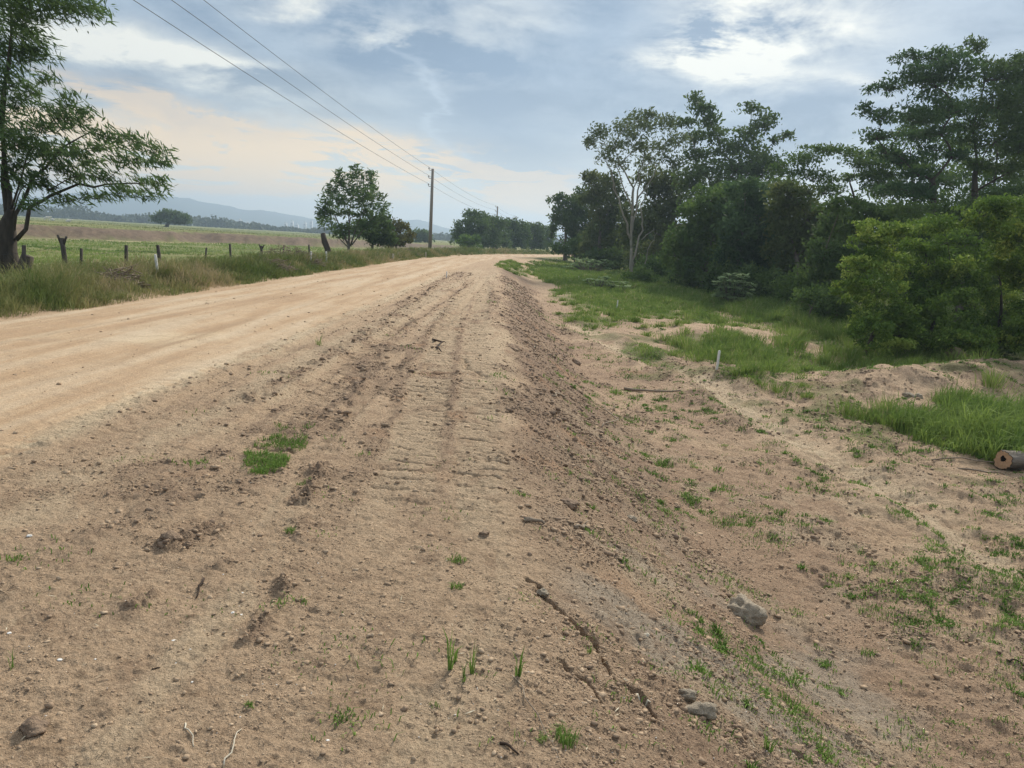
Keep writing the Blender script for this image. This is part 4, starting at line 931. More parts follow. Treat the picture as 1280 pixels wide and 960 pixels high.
# ------------------------------------------------------------------ survey stakes
def stake(u, v, h, label, mat='white', tilt=0, w=.05, wind=0):
    p = at(u, v); x, y = p[0], p[1]; z = gz(x, y)
    mb = MB(); W2 = w/2; t_ = .012
    V = []
    for zz, ww in ((-.1, .6), (0, 1), (h-.03, 1), (h, .55)):
        for sx, sy in ((-1, -1), (1, -1), (1, 1), (-1, 1)): V.append((sx*W2*ww+tilt*zz, sy*t_, zz))
    Fs = [[i*4+j, i*4+(j+1) % 4, (i+1)*4+(j+1) % 4, (i+1)*4+j] for i in range(3) for j in range(4)]+[[3, 2, 1, 0], [12, 13, 14, 15]]
    mb.add(V, Fs); o = mb.build('survey_stake', M[mat]); o.location = (x, y, z); o.rotation_euler.z = random.uniform(-.3, .3)
    tag(o, label, 'stake', 'white survey stakes')
stake(895, 470, .46, 'white stake beside the pale track in the ditch, nearest stake on the right', tilt=.04, w=.055)
stake(771, 388, .42, 'white stake in front of the grass below the pale trunk', tilt=.02)
stake(723, 352, .35, 'small pale stake half hidden in grass left of the low pale shrub', 'dirty_white', w=.06)
stake(558, 347, .28, 'small pale stake at the right edge of the dirt road', tilt=.03, w=.05)
stake(198, 350, .62, 'white stake on the left bank in front of the fence, nearest stake on the left', tilt=-.1, w=.06)
stake(388, 332, .62, 'white stake left of the brushy roadside, left one of the close pair', tilt=.04, w=.07)
stake(408, 331, .6, 'white stake in front of the dead stump, right one of the close pair', tilt=-.03, w=.07)
stake(491, 326, .45, 'worn wooden stake by the dry heap, right of the olive brown bush', 'dirty_white', w=.12)
stake(532, 322, .45, 'tiny pale stake in the verge grass below the near utility pole', 'dirty_white', w=.1)

# ------------------------------------------------------------------ fence
def fence():
    posts = []
    ys = []
    for u in (-40, 20, 77, 95, 152, 206, 252, 289, 327, 352, 385, 404):
        r = ray(u, 320); y = -13.2/(r[0]/r[1]); posts.append((u, -13.2+.15*math.sin(u), y))
    x0, y0 = posts[0][1], posts[0][2]; z0 = gz(x0, y0)
    root = empty('wire_fence', (x0, y0, z0)); tag(root, 'old wire fence on dark crooked posts along the left bank', 'fence')
    B = np.array([x0, y0, z0]); tops = []
    for i, (u, x, y) in enumerate(posts):
        z = gz(x, y); h = {77: 1.62, 95: 1.35, 152: 1.4, 206: 1.5, 252: 1.35, 289: 1.4}.get(u, 1.4); h *= 1.08
        le = .12*math.sin(i*2.3); mb = MB(); b = np.array([x, y, z])-B; rr = .042+.025*((i*7) % 3)/2
        mb.tube([b+(0, 0, -.3), b+(le*.3, 0, h*.5), b+(le, 0, h)], [rr*1.15, rr, rr*.9], 8, rough=.25, seed=i)
        if u in (77, 327):
            mb.tube([b+(le*.9, 0, h*.86), b+(le-.12, 0, h+.08)], [.045, .03], 6); mb.tube([b+(le*.9, 0, h*.86), b+(le+.14, 0, h+.05)], [.045, .03], 6)
        mb.build('post', M['post'], root); tops.append((b, h, le))
    for f in (.88, .62, .36):
        mb = MB(); pts = []
        for (a, ha, la), (b, hb, lb) in zip(tops[:-1], tops[1:]):
            for t in (0, .25, .5, .75): p = (a+(la*f, 0, ha*f))*(1-t)+(b+(lb*f, 0, hb*f))*t; p[2] -= .12*t*(1-t); pts.append(p)
        mb.tube(pts, .004, 4, cap=False); mb.build('wire', M['wire'], root)
fence()

# ------------------------------------------------------------------ log, sticks, rocks
def log():
    p = at(1252, 586); x, y = p[0], p[1]; r0 = .15; z = gz(x, y)+.16
    root = empty('cut_log', (x, y, z)); tag(root, 'cut hollow log with orange brown end lying at the right edge', 'log')
    n, k = 16, 28; ax = unit(np.array([.93, .22, -.03])); a = unit(np.cross(ax, [0, 0, 1])); b = np.cross(a, ax)
    bark_ridge = np.random.default_rng(4).normal(0, .06, k)
    def ring(c, rr, ph=0, rg=.06):
        th = np.arange(k)*2*math.pi/k; w = rr*(1+.09*np.sin(th*2+.6)+.05*np.sin(th*3+2)+bark_ridge+rg*np.random.default_rng(int(ph*10)+3).normal(size=k)*.5)
        return c+np.outer(w*np.cos(th), a)+np.outer(w*np.sin(th), b)
    mb = MB(); V = np.concatenate([ring(ax*2.2*i/(n-1), r0*(1-.1*i/n), i*.35) for i in range(n)])
    mb.add(V, [[i*k+j, i*k+(j+1) % k, (i+1)*k+(j+1) % k, (i+1)*k+j] for i in range(n-1) for j in range(k)]+[[(n-1)*k+j for j in range(k)]])
    mb.build('bark', M['log_bark'], root)
    mb = MB(); o1 = ring(ax*0-ax*.004, r0*.95, 0); i1 = ring(-ax*.004+b*.02, r0*.32, 2, .35); mb.add(np.concatenate([o1, i1]), [[j, k+j, k+(j+1) % k, (j+1) % k] for j in range(k)]); mb.build('cut_face', M['cut'], root)
    mb = MB(); i2 = ring(ax*.3, r0*.3, 2, .1); mb.add(np.concatenate([i1, i2]), [[j, k+j, k+(j+1) % k, (j+1) % k] for j in range(k)]+[[k+j for j in range(k)]]); mb.build('hollow', M['dark_wood'], root)
log()
def stick(u0, v0, u1, v1, r_, label, lift=.01, mat='stick', bendy=.04, seed=0):
    a = at(u0, v0); b = at(u1, v1); rs = np.random.default_rng(seed); n = 7; pts = []
    for i in range(n):
        t = i/(n-1); q = a+(b-a)*t; q = q+np.array([*rs.normal(0, bendy*np.linalg.norm(b-a), 2)*math.sin(t*3.14), 0]); pts.append([q[0], q[1], gz(q[0], q[1])+r_*.5+lift*math.sin(t*3.14)])
    pts = np.array(pts); mb = MB(); mb.tube(pts-pts[0], np.linspace(r_, r_*.5, n), 6, rough=.25, seed=seed)
    if np.linalg.norm(b-a) > .25:
        m = pts[3]-pts[0]; mb.tube([m, m+(b-a)*.15+(.0, .08*np.linalg.norm(b-a), .02), m+(b-a)*.28+(0, .12*np.linalg.norm(b-a), .02)], [r_*.5, r_*.35, r_*.2], 5)
    o = mb.build('stick', M[mat]); o.location = tuple(pts[0]); tag(o, label, 'stick', 'sticks and dead twigs on the soil')
for i, s_ in enumerate([
    (541, 425, 552, 441, .02, 'short dark forked stick lying on the tyre tracks', .04, 'dark_wood'),
    (780, 488, 850, 497, .03, 'long pale curved stick at the foot of the dark slope', .03, 'stick'),
    (752, 538, 766, 505, .012, 'thin pale twig poking up from the dark slope', .08, 'stick'),
    (690, 498, 708, 501, .018, 'short pale stick on the top of the dark slope', .02, 'stick'),
    (655, 655, 680, 663, .018, 'thick brown stick near the upper end of the crack', .01, 'stick'),
    (718, 668, 742, 668, .013, 'short smooth brown stick right of the crack', .01, 'stick'),
    (1165, 575, 1275, 585, .014, 'long pale branch lying in front of the cut log', .05, 'stick'),
    (1195, 590, 1278, 600, .018, 'grey branch lying nearest below the cut log', .04, 'stick'),
    (232, 906, 242, 934, .003, 'thin straw upright in the lower left foreground', .005, 'dirty_white'),
    (279, 960, 302, 912, .003, 'pale bent straw at the bottom edge, left of the middle', .01, 'dirty_white'),
    (626, 927, 648, 944, .006, 'small dark twig piece at the bottom middle', .005, 'dark_wood'),
    (640, 842, 700, 962, .003, 'thin curved root in the lower middle foreground', .01, 'stick'),
    (795, 878, 812, 888, .008, 'small pale bark chip lower right of the crack', .003, 'dirty_white'),
    (190, 838, 200, 834, .004, 'tiny twig in the left foreground', .002, 'dark_wood'),
    (1256, 836, 1280, 838, .009, 'dark twig at the right edge of the foreground', .01, 'dark_wood'),
    (255, 724, 245, 745, .006, 'dark twig along the crumb line left of the middle', .004, 'dark_wood')]):
    stick(*s_[:4], s_[4], s_[5], s_[6], s_[7], seed=i)
def rock(u, v, r_, label, mat='rock', flat=.8, seed=0, sink=.3, name='rock', cat='rock', sc=(1, 1)):
    r_ = r_*1.3 if name != 'stone_chip' else r_
    import bmesh
    bm = bmesh.new(); bmesh.ops.create_icosphere(bm, subdivisions=4, radius=1); V = np.array([q.co[:] for q in bm.verts]); Fs = np.array([[q.index for q in f.verts] for f in bm.faces]); bm.free()
    n = fbm(V[:, 0]*1.1+seed*3, V[:, 1]*1.1+V[:, 2]*1.7, 4, seed+200)+.5*fbm(V[:, 2]*2+seed, V[:, 0]*2, 3, seed+220)
    pl = unit(np.random.default_rng(seed).normal(size=(9, 3))); cut = np.min(np.where(V@pl.T > 0, .82/np.maximum(V@pl.T, .05), 9), 1)
    rr = np.minimum(1, cut)*(1+.45*n)*(1+.16*fbm(V[:, 0]*5, V[:, 1]*5+V[:, 2]*4, 4, seed+9))
    V = V*rr[:, None]*np.array([sc[0], sc[1], flat])*r_
    p = at(u, v); z = gz(p[0], p[1]); o = mesh_np(name, V, Fs, M[mat], smooth=True); o.location = (float(p[0]), float(p[1]), z+r_*flat*(.38-sink))
    tag(o, label, cat); return o
rock(927, 772, .115, 'large grey brown clod resting on the right foreground slope', seed=1, flat=.8, sc=(1.05, .9))
rock(872, 896, .048, 'grey angular rock low in the foreground, left of the small hole', seed=2, sc=(1.2, .8))
rock(858, 878, .032, 'small grey rock touching the upper side of the angular rock', seed=12, sc=(1.1, .8))
rock(990, 944, .036, 'flat dark rock at the bottom edge beside the grass sprout', 'rock2', seed=3, flat=.55, sc=(1.4, .8))
rock(214, 681, .036, 'dark brown clod alone on the tan soil at the left', 'rock2', seed=4)
rock(711, 636, .055, 'rounded brown clod on the top of the dark slope', 'rock2', seed=5, flat=.6)
rock(785, 650, .055, 'pale grey rock on the slope right of the rounded clod', 'rock', seed=6, flat=.5, sc=(1.1, .7))
rock(748, 543, .06, 'dark clod halfway up the dark slope', 'rock2', seed=7, flat=.6)
rock(720, 455, .09, 'red brown clod high on the dark slope', 'rock2', seed=8, flat=.6)
rock(958, 541, .07, 'dark clod lying on the pale track in the ditch', 'rock2', seed=9, flat=.5)
rock(679, 741, .022, 'small pale pebble beside the crack', 'rock', seed=10)
rock(808, 798, .014, 'small round whitish pebble right of the crack end', 'dirty_white', seed=13)
rock(1195, 449, .24, 'large tan clod on top of the dirt heap', 'rock2', seed=11, flat=.9, name='clod', cat='clod')
rock(1137, 495, .09, 'grey clod on the near side of the dirt heap', 'rock', seed=14, flat=.7, name='clod', cat='clod')
rock(1148, 497, .07, 'small grey clod beside the grey clod of the dirt heap', 'rock', seed=15, flat=.7, name='clod', cat='clod')
rock(605, 668, .025, 'small brown clod left of the thick brown stick', 'rock2', seed=16, name='clod', cat='clod')
rock(40, 912, .030, 'dark clod near the bottom left corner', 'rock2', seed=17, name='clod', cat='clod')
rock(235, 684, .018, 'smaller dark clod right of the lone brown clod', 'rock2', seed=18, name='clod', cat='clod')
rock(880, 498, .12, 'wide brown clod on the rim beside the pale track', 'rock2', seed=19, flat=.5, name='clod', cat='clod')
# stone chips that read white in the tan soil
for i, (u, v, r_) in enumerate([(217, 798, .012), (75, 826, .014), (119, 823, .009), (37, 673, .02), (12, 794, .012), (291, 765, .012), (303, 740, .009), (302, 764, .012), (398, 705, .009), (279, 717, .007), (240, 857, .008), (410, 923, .011), (157, 755, .006), (220, 829, .009), (238, 811, .007)]):
    rock(u, v, r_*.62, 'white stone chip lying flat on the tan soil at the left', 'white', seed=30+i, flat=.4, sink=.5, name='stone_chip', cat='stone chip')['group'] = 'white stone chips in the left foreground'

# ------------------------------------------------------------------ single tufts and weed patches
def tuft(u, v, n, h, rad, w, lean, label, tint=.4, name='grass_tuft', cat='grass tuft', ry=None, mat='sprout', seed=0, blob=0):
    p = at(u, v); r = np.random.default_rng(seed+900); ry = ry or rad
    a = r.random(n)*6.28; q = np.sqrt(r.random(n)); x = p[0]+rad*q*np.cos(a); y = p[1]+ry*q*np.sin(a)
    if blob:
        k = r.random(n) < sm((1.0-q+1.3*fbm(x*6+seed, y*5, 3, 95)+.7*fbm(x*28+seed, y*20, 2, 96))/.5)*.85; x, y = x[k], y[k]
    n = len(x); x = np.append(x, p[0]); y = np.append(y, p[1]); n += 1
    P = np.stack([x, y, ground_z(x, y)], 1); o0 = np.array([p[0], p[1], gz(p[0], p[1])])
    V, lo, sz = blades(P, h*(.35+.8*r.random(n)), np.full(n, w)*(.7+.6*r.random(n)), lean, (.1, 0), seed)
    T = np.clip(tint+.45*(r.random(n)-.5)+.3*(r.random(n) < .05), 0, 1)
    o = mesh_np(name, V-o0, lo, M[mat], tint=np.repeat(T, 5), sizes=sz); o.location = tuple(o0); tag(o, label, cat)
    return o
for i, a in enumerate([
    (322, 582, 3200, .055, .21, .005, 1.2, 'bright green weed patch on the shoulder, left of the tyre tracks', .5, .30),
    (350, 558, 2000, .045, .2, .005, 1.2, 'duller green weed patch touching the far side of the bright patch', .3, .32),
    (362, 537, 600, .04, .22, .005, 1.2, 'thin weeds trailing beyond the duller green patch', .25, .16),
    (380, 610, 70, .03, .05, .004, 1.2, 'tiny weeds just right of the bright green patch', .2, .05),
    (864, 628, 260, .07, .13, .007, 1.2, 'green creeping weeds on the slope, lower of the slope pair', .35, .12),
    (832, 584, 260, .07, .16, .007, 1.2, 'green creeping weeds on the slope, upper of the slope pair', .4, .16),
    (905, 655, 260, .06, .2, .007, 1.2, 'loose green weeds right of the slope pair', .3, .2),
    (1155, 710, 260, .07, .10, .007, 1.3, 'compact green weed cushion on the right slope', .45, .12),
    (1245, 750, 700, .05, .26, .006, 1.2, 'wide green weed mat at the right edge', .3, .3),
    (1262, 785, 420, .06, .12, .006, 1.2, 'bright lower corner of the green weed mat', .5, .12),
    (1082, 545, 300, .09, .25, .01, 1.2, 'green leafy weeds beside the pale track', .45, .3),
    (1068, 608, 240, .06, .22, .008, 1.2, 'low weeds in the middle of the ditch floor', .4, .2),
    (1125, 650, 220, .05, .18, .007, 1.2, 'thin weeds right of the ditch track', .35, .16),
    (772, 492, 200, .08, .16, .01, 1.2, 'light green weeds at the top of the pale ditch rim', .5, .3),
    (826, 512, 200, .08, .18, .01, 1.2, 'light green weeds on the ditch rim right of the curved stick', .55, .2),
    (690, 480, 120, .06, .18, .008, 1.2, 'small green weeds on the crest of the dark slope', .35, .25),
    (627, 470, 160, .05, .16, .008, 1.2, 'small weeds between tyre tracks and dark slope', .3, .4),
    (572, 735, 70, .035, .03, .004, 1.2, 'tiny green weed right of the tyre tracks, lower of two', .5, .03),
    (570, 702, 110, .035, .06, .004, 1.2, 'tiny green weed right of the tyre tracks, upper of two', .35, .04),
    (365, 668, 60, .04, .03, .004, 1.1, 'tiny weed near the crumb line left of the middle', .35, .03),
    (710, 925, 120, .05, .05, .004, 1.1, 'thin wispy grass at the bottom of the middle', .35, .05),
    (677, 925, 70, .025, .02, .004, 1.3, 'tiny bright green rosette left of the wispy grass', .75, .02),
    (392, 925, 60, .03, .025, .004, 1.2, 'tiny green weed at the bottom left of the middle', .6, .02),
    (312, 885, 40, .02, .014, .004, 1.2, 'tiny round green weed in the lower left', .55, .014),
    (414, 884, 40, .022, .014, .004, 1.2, 'tiny bright weed right of the round green weed', .65, .014),
    (545, 880, 60, .02, .035, .004, 1.4, 'flat green creeping sprig below the tall sprouts', .5, .02),
    (1160, 946, 60, .03, .025, .004, 1.2, 'small weed at the bottom edge, right of the middle', .5, .02),
    (1075, 700, 90, .12, .06, .005, 1.1, 'thin spiky weed standing in the weeds of the right slope', .3, .06),
    (940, 655, 110, .06, .1, .006, 1.2, 'sparse green weed above the large clod', .3, .08),
    (1095, 770, 160, .05, .16, .005, 1.2, 'sparse low weeds right of the large clod', .3, .12),
    (1085, 822, 60, .05, .05, .005, 1.2, 'small weed below the sparse low weeds', .45, .04),
    (875, 715, 60, .04, .035, .005, 1.2, 'small weed above left of the large clod', .55, .03)]):
    tuft(a[0], a[1], a[2], a[3], a[4], a[5], a[6], a[7], a[8], ry=a[9], seed=i, blob=.9, name='weed_patch' if a[4] > .09 else 'weed', cat='weeds' if a[4] > .09 else 'weed')
for i, a in enumerate([
    (563, 838, 6, .20, .006, .006, .25, 'tallest thin green sprout, leftmost of the close group'),
    (568, 828, 7, .14, .010, .005, .3, 'short green sprout touching the tallest sprout'),
    (590, 838, 14, .16, .016, .005, .35, 'green sprout cluster right of the tallest sprout'),
    (579, 850, 6, .06, .010, .006, .8, 'low spreading sprout in front of the green sprout cluster'),
    (648, 845, 8, .11, .008, .009, .4, 'dark green broad bladed sprout standing alone right of the group'),
    (706, 935, 18, .11, .02, .004, .5, 'thin grass tuft at the bottom of the middle, beside the wisps'),
    (958, 948, 18, .10, .018, .007, .7, 'bright green grass tuft at the bottom edge, right of the rocks'),
    (737, 818, 8, .05, .01, .005, .6, 'small sprout at the lower end of the crack'),
    (398, 432, 14, .2, .05, .01, .5, 'thin grass sprout standing far up the shoulder'),
    (15, 835, 6, .09, .012, .003, .4, 'pale thin sprout at the left edge of the foreground')]):
    tuft(*a[:8], tint=.45, seed=100+i)

# ------------------------------------------------------------------ dry brush heaps on the left bank
def brush(u, v, label, rx, h, n, seed, d_add=0):
    r = np.random.default_rng(seed); p = at(u, v); x0, y0 = p[0], p[1]; z0 = gz(x0, y0); mb = MB(); V = []
    for i in range(n):
        a = r.random()*6.28; q = math.sqrt(r.random()); c = np.array([rx*q*math.cos(a), rx*.7*q*math.sin(a), h*(1-q*q)*r.random()])
        d = unit(np.array([r.normal(), r.normal(), r.normal()*.35])); L = .25+.45*r.random()
        mb.tube([c-d*L*.5, c+r.normal(0, .04, 3), c+d*L*.5], [.014, .011, .006], 4, cap=False)
    o = mb.build('brush_heap', M['stick']); o.location = (x0, y0, z0); tag(o, label, 'brush heap')
brush(360, 330, 'largest heap of dry brush on the left bank, left of the two stakes', 1.5, .75, 420, 1)
brush(335, 336, 'lower brush heap just left of the largest heap', .9, .4, 180, 2)
brush(152, 356, 'small dry brush heap in the roadside grass left of the fence stake', .45, .4, 120, 3)
brush(500, 318, 'dry straw heap between the olive brown bush and the road', 1.6, .6, 300, 4)

# ------------------------------------------------------------------ cattle in the pasture
def cow(u, v, rz, label, lying):
    p = at(u, v); z = gz(p[0], p[1]); mb_pts = []
    me = bpy.data.meshes.new('cow'); lg = .12 if lying else .62
    P = [(0, 0, lg+.35), (.55, 0, lg+.4), (.85, 0, lg+.62), (1.12, 0, lg+.6), (1.3, 0, lg+.5), (-.6, 0, lg+.38), (-.85, 0, lg+.3), (-.9, 0, lg-.05),
         (.45, .16, lg*.55+.05), (.45, .17, .03), (.45, -.16, lg*.55+.05), (.45, -.17, .03), (-.55, .17, lg*.6+.08), (-.6, .17, .03), (-.55, -.17, lg*.6+.08), (-.6, -.17, .03), (1.05, .13, lg+.72), (1.05, -.13, lg+.72)]
    Ed = [(0, 1), (1, 2), (2, 3), (3, 4), (0, 5), (5, 6), (6, 7), (1, 8), (8, 9), (1, 10), (10, 11), (5, 12), (12, 13), (5, 14), (14, 15), (3, 16), (3, 17)]
    Rd = [.34, .31, .17, .13, .08, .30, .06, .025, .09, .05, .09, .05, .11, .05, .11, .05, .03, .03]
    me.from_pydata(P, Ed, []); o = bpy.data.objects.new('cow', me); col.objects.link(o); o.location = (float(p[0]), float(p[1]), z); o.rotation_euler.z = rz
    m = o.modifiers.new('skin', 'SKIN'); m.use_smooth_shade = True
    for i, sv in enumerate(me.skin_vertices[0].data): sv.radius = (Rd[i], Rd[i]); sv.use_root = (i == 0)
    o.modifiers.new('sub', 'SUBSURF').levels = 1; me.materials.append(M['hide']); tag(o, label, 'cow')
cow(86, 277.5, .2, 'white cow resting in the far pasture, rightmost of the three cattle', True)
cow(66, 276, 2.8, 'pale cow in the far pasture, middle one of the three cattle', True)
cow(59, 276, .4, 'pale cow in the far pasture, leftmost of the three cattle', False)

# ------------------------------------------------------------------ far trees, hills, towers
def far_line():
    r = np.random.default_rng(5); C, S = [], []
    u = -260.0
    while u < 1000:
        az_h = 303+.057*(u-640)
        big = fbm(np.array([u*.02]), np.array([3.]), 3, 8)[0]
        for d0 in (620, 800):
            hgt = (7.0+6*big+1.6*r.normal()) if u < 300 else (4.6+3*big+1.0*r.normal())
            d = d0+80*r.random(); p = dirp(u, az_h, d); zb = -.6; w = 6+4*r.random()
            m_ = 80
            q = unit(r.normal(size=(m_, 3)))*(r.random(m_)**.4)[:, None]
            C.append(np.array([p[0], p[1], zb+max(hgt, 3)*.5])+q*np.array([w, w, max(hgt, 3)*.55])); S.append(np.full(m_, 1.6))
        u += 3.2+5*r.random()*(1 if u < 300 else .7)
    C = np.concatenate(C); S = np.concatenate(S); n = len(C)
    D = unit(r.normal(size=(n, 3))); W_ = unit(np.cross(D, unit(r.normal(size=(n, 3)))))
    V, Fs = diamonds(C, D, W_, S*(1.2+r.random(n)), S*(1.1+.6*r.random(n)))
    o = mesh_np('far_tree_line', V, Fs, M['far_leaf'], tint=np.repeat(r.random(n), 4)); tag(o, 'hazy line of distant trees closing the plain below the hills', 'trees', kind='stuff')
far_line()
def hills():
    us = np.linspace(-700, 1900, 420); base = 2800.0
    prof = np.interp(us, [-700, -300, -100, 0, 60, 110, 170, 215, 260, 300, 350, 400, 445, 480, 505, 520, 545, 570, 600, 640, 700, 760, 900, 1100, 1300, 1900],
                         [20, 30, 22, 17, 22, 30, 31, 33, 29, 24, 20, 16, 10, 14, 20, 21, 18, 14, 10, 8, 17, 20, 12, 14, 20, 22])*1.15
    prof = prof+3.2*fbm(us*.018, us*0, 5, 12)+1.2*fbm(us*.08, us*0, 3, 13)
    rs = np.linspace(-1, 1, 26); V = []
    for i, (u, h) in enumerate(zip(us, prof)):
        r = ray(u, 303+.057*(u-640)); r = r/r[1]
        for k, t in enumerate(rs):
            d = base+t*700; pz = (h*d/F+1.5)*(1-abs(t)**1.5)*(1+.3*float(0))
            V.append((r[0]*d, d, pz-12))
    V = np.array(V); nn = fbm(V[:, 0]*.003, V[:, 1]*.003, 4, 15); V[:, 2] += nn*22*np.tile(1-np.abs(rs)**1.5, len(us))*.6
    i, j = np.meshgrid(np.arange(len(us)-1), np.arange(len(rs)-1), indexing='ij'); m_ = len(rs)
    Fs = np.stack([i*m_+j, (i+1)*m_+j, (i+1)*m_+j+1, i*m_+j+1], -1).reshape(-1, 4)
    tag(mesh_np('hills', V, Fs, M['hill'], smooth=True), kind='structure')
hills()
for i, (u, h, w) in enumerate([(300, 10, 3), (309, 7, 4), (357, 9, 3), (365, 12, 3), (371, 8, 4), (381, 11, 3), (389, 13, 3), (397, 9, 3), (404, 8, 4)]):
    d = 1300+60*i; p = dirp(u, 303+.057*(u-640), d); H_ = h*d/F; W_ = w*d/F; mb = MB()
    mb.box((0, 0, H_/2), (W_, W_*1.2, H_)); mb.box((0, 0, H_+1), (W_*.5, W_*.5, 2))
    z = gz(p[0], p[1])-.5; root = empty('tower_block', (p[0], p[1], z)); mb.build('walls', M['tower'], root)
    for side in (-1, 1):
        mb = MB()
        for k in range(max(2, int(H_/3.2))): mb.box((side*0, -W_*.6-.05, 2+k*3.0), (W_*.8, .1, 1.2))
        if side == 1: mb.build('window_band', M['wire'], root)
    tag(root, 'tiny pale tower block in the haze of the far town', 'building', 'tower blocks of the far town')

# ------------------------------------------------------------------ haze
mb = MB(); mb.box((0, 550, 55), (9000, 6200, 140)); hz = mb.build('haze', M['wire']); hz.data.materials.clear()
m, nt, out = new_mat('haze'); v = N(nt, 'ShaderNodeVolumePrincipled'); v.inputs['Color'].default_value = (.64, .82, 1, 1); v.inputs['Density'].default_value = HAZE = .00052
v.inputs['Anisotropy'].default_value = .35
nt.links.new(v.outputs[0], out.inputs['Volume']); hz.data.materials.append(m); hz['kind'] = 'stuff'; hz['label'] = 'thin blue evening haze over the plain'

# ------------------------------------------------------------------ sky and light
SUN_EL, SUN_AZ = 36.0, 24.0     # azimuth to the right of the view
w = bpy.data.worlds.new('World'); scene.world = w; w.use_nodes = True; nt = w.node_tree; nt.nodes.clear()
wo = nt.nodes.new('ShaderNodeOutputWorld'); bg = nt.nodes.new('ShaderNodeBackground'); nt.links.new(bg.outputs[0], wo.inputs[0])
STR = .1; bg.inputs[1].default_value = STR
sky = nt.nodes.new('ShaderNodeTexSky'); sky.sky_type = 'NISHITA'; sky.sun_disc = False; sky.sun_elevation = R(SUN_EL); sky.sun_rotation = R(SUN_AZ)
tc = nt.nodes.new('ShaderNodeTexCoord').outputs['Generated']
sep = nt.nodes.new('ShaderNodeSeparateXYZ'); nt.links.new(tc, sep.inputs[0]); sx, sy, sz = sep.outputs
az = MA(nt, 'ARCTAN2', sx, sy); el = MA(nt, 'ARCSINE', sz)
# cloud plane coordinates (clouds flatten towards the horizon)
den = MA(nt, 'ADD', MA(nt, 'MAXIMUM', sz, 0.0), .09)
cmb = nt.nodes.new('ShaderNodeCombineXYZ'); nt.links.new(MA(nt, 'DIVIDE', sx, den), cmb.inputs[0]); nt.links.new(MA(nt, 'DIVIDE', sy, den), cmb.inputs[1])
cpv = cmb.outputs[0]
def scl(v, s_, l_=(0, 0, 0)):
    n = nt.nodes.new('ShaderNodeMapping'); n.inputs['Scale'].default_value = s_; n.inputs['Location'].default_value = l_; nt.links.new(v, n.inputs[0]); return n.outputs[0]
nA = NOISE(nt, cpv, .45, 7, .55, .3); nP = NOISE(nt, cpv, 1.1, 8, .58, .4); nD = NOISE(nt, scl(tc, (1, 1, 2.3), (3, 1, 2)), 5.5, 8, .6, .35)
nB0 = MA(nt, 'ADD', MA(nt, 'MULTIPLY', nP, .3), MA(nt, 'MULTIPLY', nD, .5))
def off(v, o):
    n = nt.nodes.new('ShaderNodeVectorMath'); n.operation = 'ADD'; nt.links.new(v, n.inputs[0]); n.inputs[1].default_value = o; return n.outputs[0]
nW = NOISE(nt, off(cpv, (7, 3, 1)), 1.1, 5, .6, .3); nX = NOISE(nt, scl(tc, (1, 1, 5.5), (5, 2, 8)), 8.0, 8, .64, .6); nE = NOISE(nt, scl(tc, (1, 1, 2.6), (1, 7, 3)), 14, 7, .62, .4)
nB = MA(nt, 'ADD', nB0, MA(nt, 'MULTIPLY', nE, .2))
azw = MA(nt, 'ADD', az, MA(nt, 'MULTIPLY', MA(nt, 'SUBTRACT', nW, .5), .22)); elw = MA(nt, 'ADD', el, MA(nt, 'MULTIPLY', MA(nt, 'SUBTRACT', nD, .5), .09))
def glow(u, v, ru, rv, rot=0):
    r = ray(u, v); a0 = math.atan2(r[0], r[1]); e0 = math.asin(r[2]/np.linalg.norm(r)); c, s_ = math.cos(R(rot)), math.sin(R(rot))
    da = MA(nt, 'SUBTRACT', azw, a0); de = MA(nt, 'SUBTRACT', elw, e0)
    p = MA(nt, 'DIVIDE', MA(nt, 'ADD', MA(nt, 'MULTIPLY', da, c), MA(nt, 'MULTIPLY', de, s_)), ru/F); q = MA(nt, 'DIVIDE', MA(nt, 'SUBTRACT', MA(nt, 'MULTIPLY', de, c), MA(nt, 'MULTIPLY', da, s_)), rv/F)
    return MA(nt, 'EXPONENT', MA(nt, 'MULTIPLY', MA(nt, 'ADD', MA(nt, 'MULTIPLY', p, p), MA(nt, 'MULTIPLY', q, q)), -1.0))
def SM(lst):
    t = lst[0]
    for q in lst[1:]: t = MA(nt, 'ADD', t, q)
    return t
K = 1/STR
C3 = lambda r, g, b: tuple(((c/255)/12.92 if c/255 <= .04045 else ((c/255+.055)/1.055)**2.4)*K for c in (r, g, b))
base = MIX(nt, RAMP(nt, nB, .42, .56), C3(93, 116, 142), C3(163, 176, 188))
base = MIX(nt, MA(nt, 'MULTIPLY', RAMP(nt, nA, .35, .65), .45), base, C3(140, 168, 196))
hor = RAMP(nt, el, .20, .02)
left = RAMP(nt, az, .25, -.15)
base = MIX(nt, MA(nt, 'MULTIPLY', MA(nt, 'MULTIPLY', hor, left), .9), base, C3(222, 222, 208))
base = MIX(nt, MA(nt, 'MULTIPLY', RAMP(nt, el, .14, .0), .9), base, C3(238, 230, 206))
# warm lit bands low on the left
warm = SM([glow(330, 193, 210, 15, -2), glow(560, 200, 130, 14, -8), glow(655, 236, 70, 18, -16), glow(90, 185, 100, 26), MA(nt, 'MULTIPLY', glow(300, 225, 170, 14, -2), .8), MA(nt, 'MULTIPLY', glow(250, 145, 110, 12, -8), .7), MA(nt, 'MULTIPLY', glow(560, 235, 90, 10, -6), .6)])
warm = MA(nt, 'MULTIPLY', MA(nt, 'MULTIPLY', warm, 3.2), RAMP(nt, nX, .42, .56))
base = MIX(nt, MA(nt, 'MINIMUM', MA(nt, 'MULTIPLY', warm, .95), 1.0), base, C3(255, 220, 168))
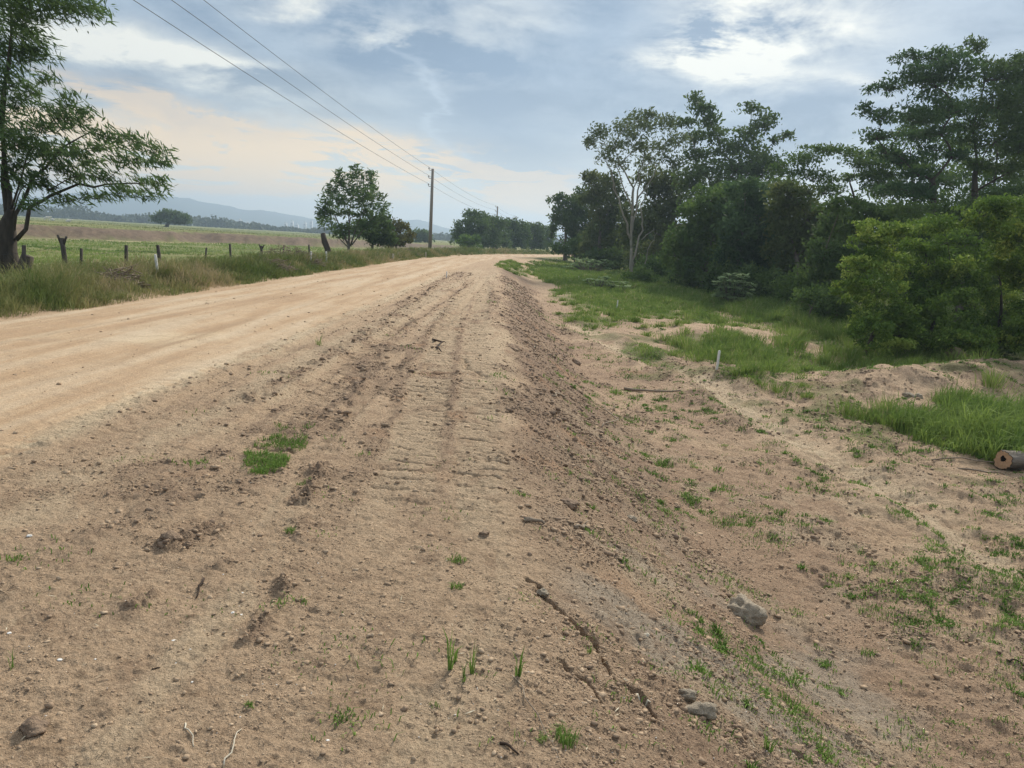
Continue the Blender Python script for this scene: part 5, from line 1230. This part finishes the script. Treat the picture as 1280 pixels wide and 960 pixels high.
# bright breaks
br = SM([glow(960, 30, 90, 50, 0), glow(900, 60, 50, 22), MA(nt, 'MULTIPLY', glow(535, 70, 70, 26, -10), .9), MA(nt, 'MULTIPLY', glow(170, 65, 150, 20, -8), .8), MA(nt, 'MULTIPLY', glow(260, 75, 60, 12, -10), .6),
         MA(nt, 'MULTIPLY', glow(1080, 110, 40, 14, -20), .6), MA(nt, 'MULTIPLY', glow(390, 10, 40, 14), .6), MA(nt, 'MULTIPLY', glow(820, 75, 40, 10), .6), MA(nt, 'MULTIPLY', glow(620, 20, 60, 30), .3)])
br = MA(nt, 'MULTIPLY', MA(nt, 'MULTIPLY', br, 2.0), RAMP(nt, nB, .44, .57))
base = MIX(nt, MA(nt, 'MINIMUM', br, 1.0), base, C3(240, 238, 226))
# darker grey blue shelf in the middle
dk = SM([MA(nt, 'MULTIPLY', glow(640, 180, 150, 55, -12), .75), MA(nt, 'MULTIPLY', glow(160, 115, 150, 22, -5), .5), MA(nt, 'MULTIPLY', glow(1060, 120, 120, 30), .4)])
base = MIX(nt, MA(nt, 'MINIMUM', MA(nt, 'MULTIPLY', dk, .8), .8), base, C3(118, 142, 170))
ray_ = MA(nt, 'MULTIPLY', glow(538, 125, 60, 9, -64), .35)
base = MIX(nt, ray_, base, C3(205, 218, 228))
# clear sky glimpsed through, brighter deck overhead (above the frame)
skyc = MIX(nt, .12, base, sky.outputs[0])
up = RAMP(nt, el, .45, 1.2)
skyc = MIX(nt, up, skyc, (.78*K, .80*K, .84*K))
nt.links.new(skyc, bg.inputs[0])
sd = bpy.data.lights.new('sun', 'SUN'); sd.energy = 4.2; sd.angle = R(9); sd.color = (1, .93, .82); so = bpy.data.objects.new('sun', sd); col.objects.link(so)
dv = Vector((math.sin(R(SUN_AZ))*math.cos(R(SUN_EL)), math.cos(R(SUN_AZ))*math.cos(R(SUN_EL)), math.sin(R(SUN_EL)))); so.rotation_euler = dv.to_track_quat('Z', 'Y').to_euler()

vs = scene.view_settings; vs.view_transform = 'Standard'; vs.look = 'None'; vs.exposure = 0.21; vs.gamma = 1; vs.use_curve_mapping = False
scene.render.engine = 'CYCLES'; cy = scene.cycles
cy.max_bounces = 4; cy.diffuse_bounces = 2; cy.glossy_bounces = 1; cy.transmission_bounces = 2; cy.volume_bounces = 0; cy.transparent_max_bounces = 4
cy.use_denoising = True; cy.caustics_reflective = False; cy.caustics_refractive = False
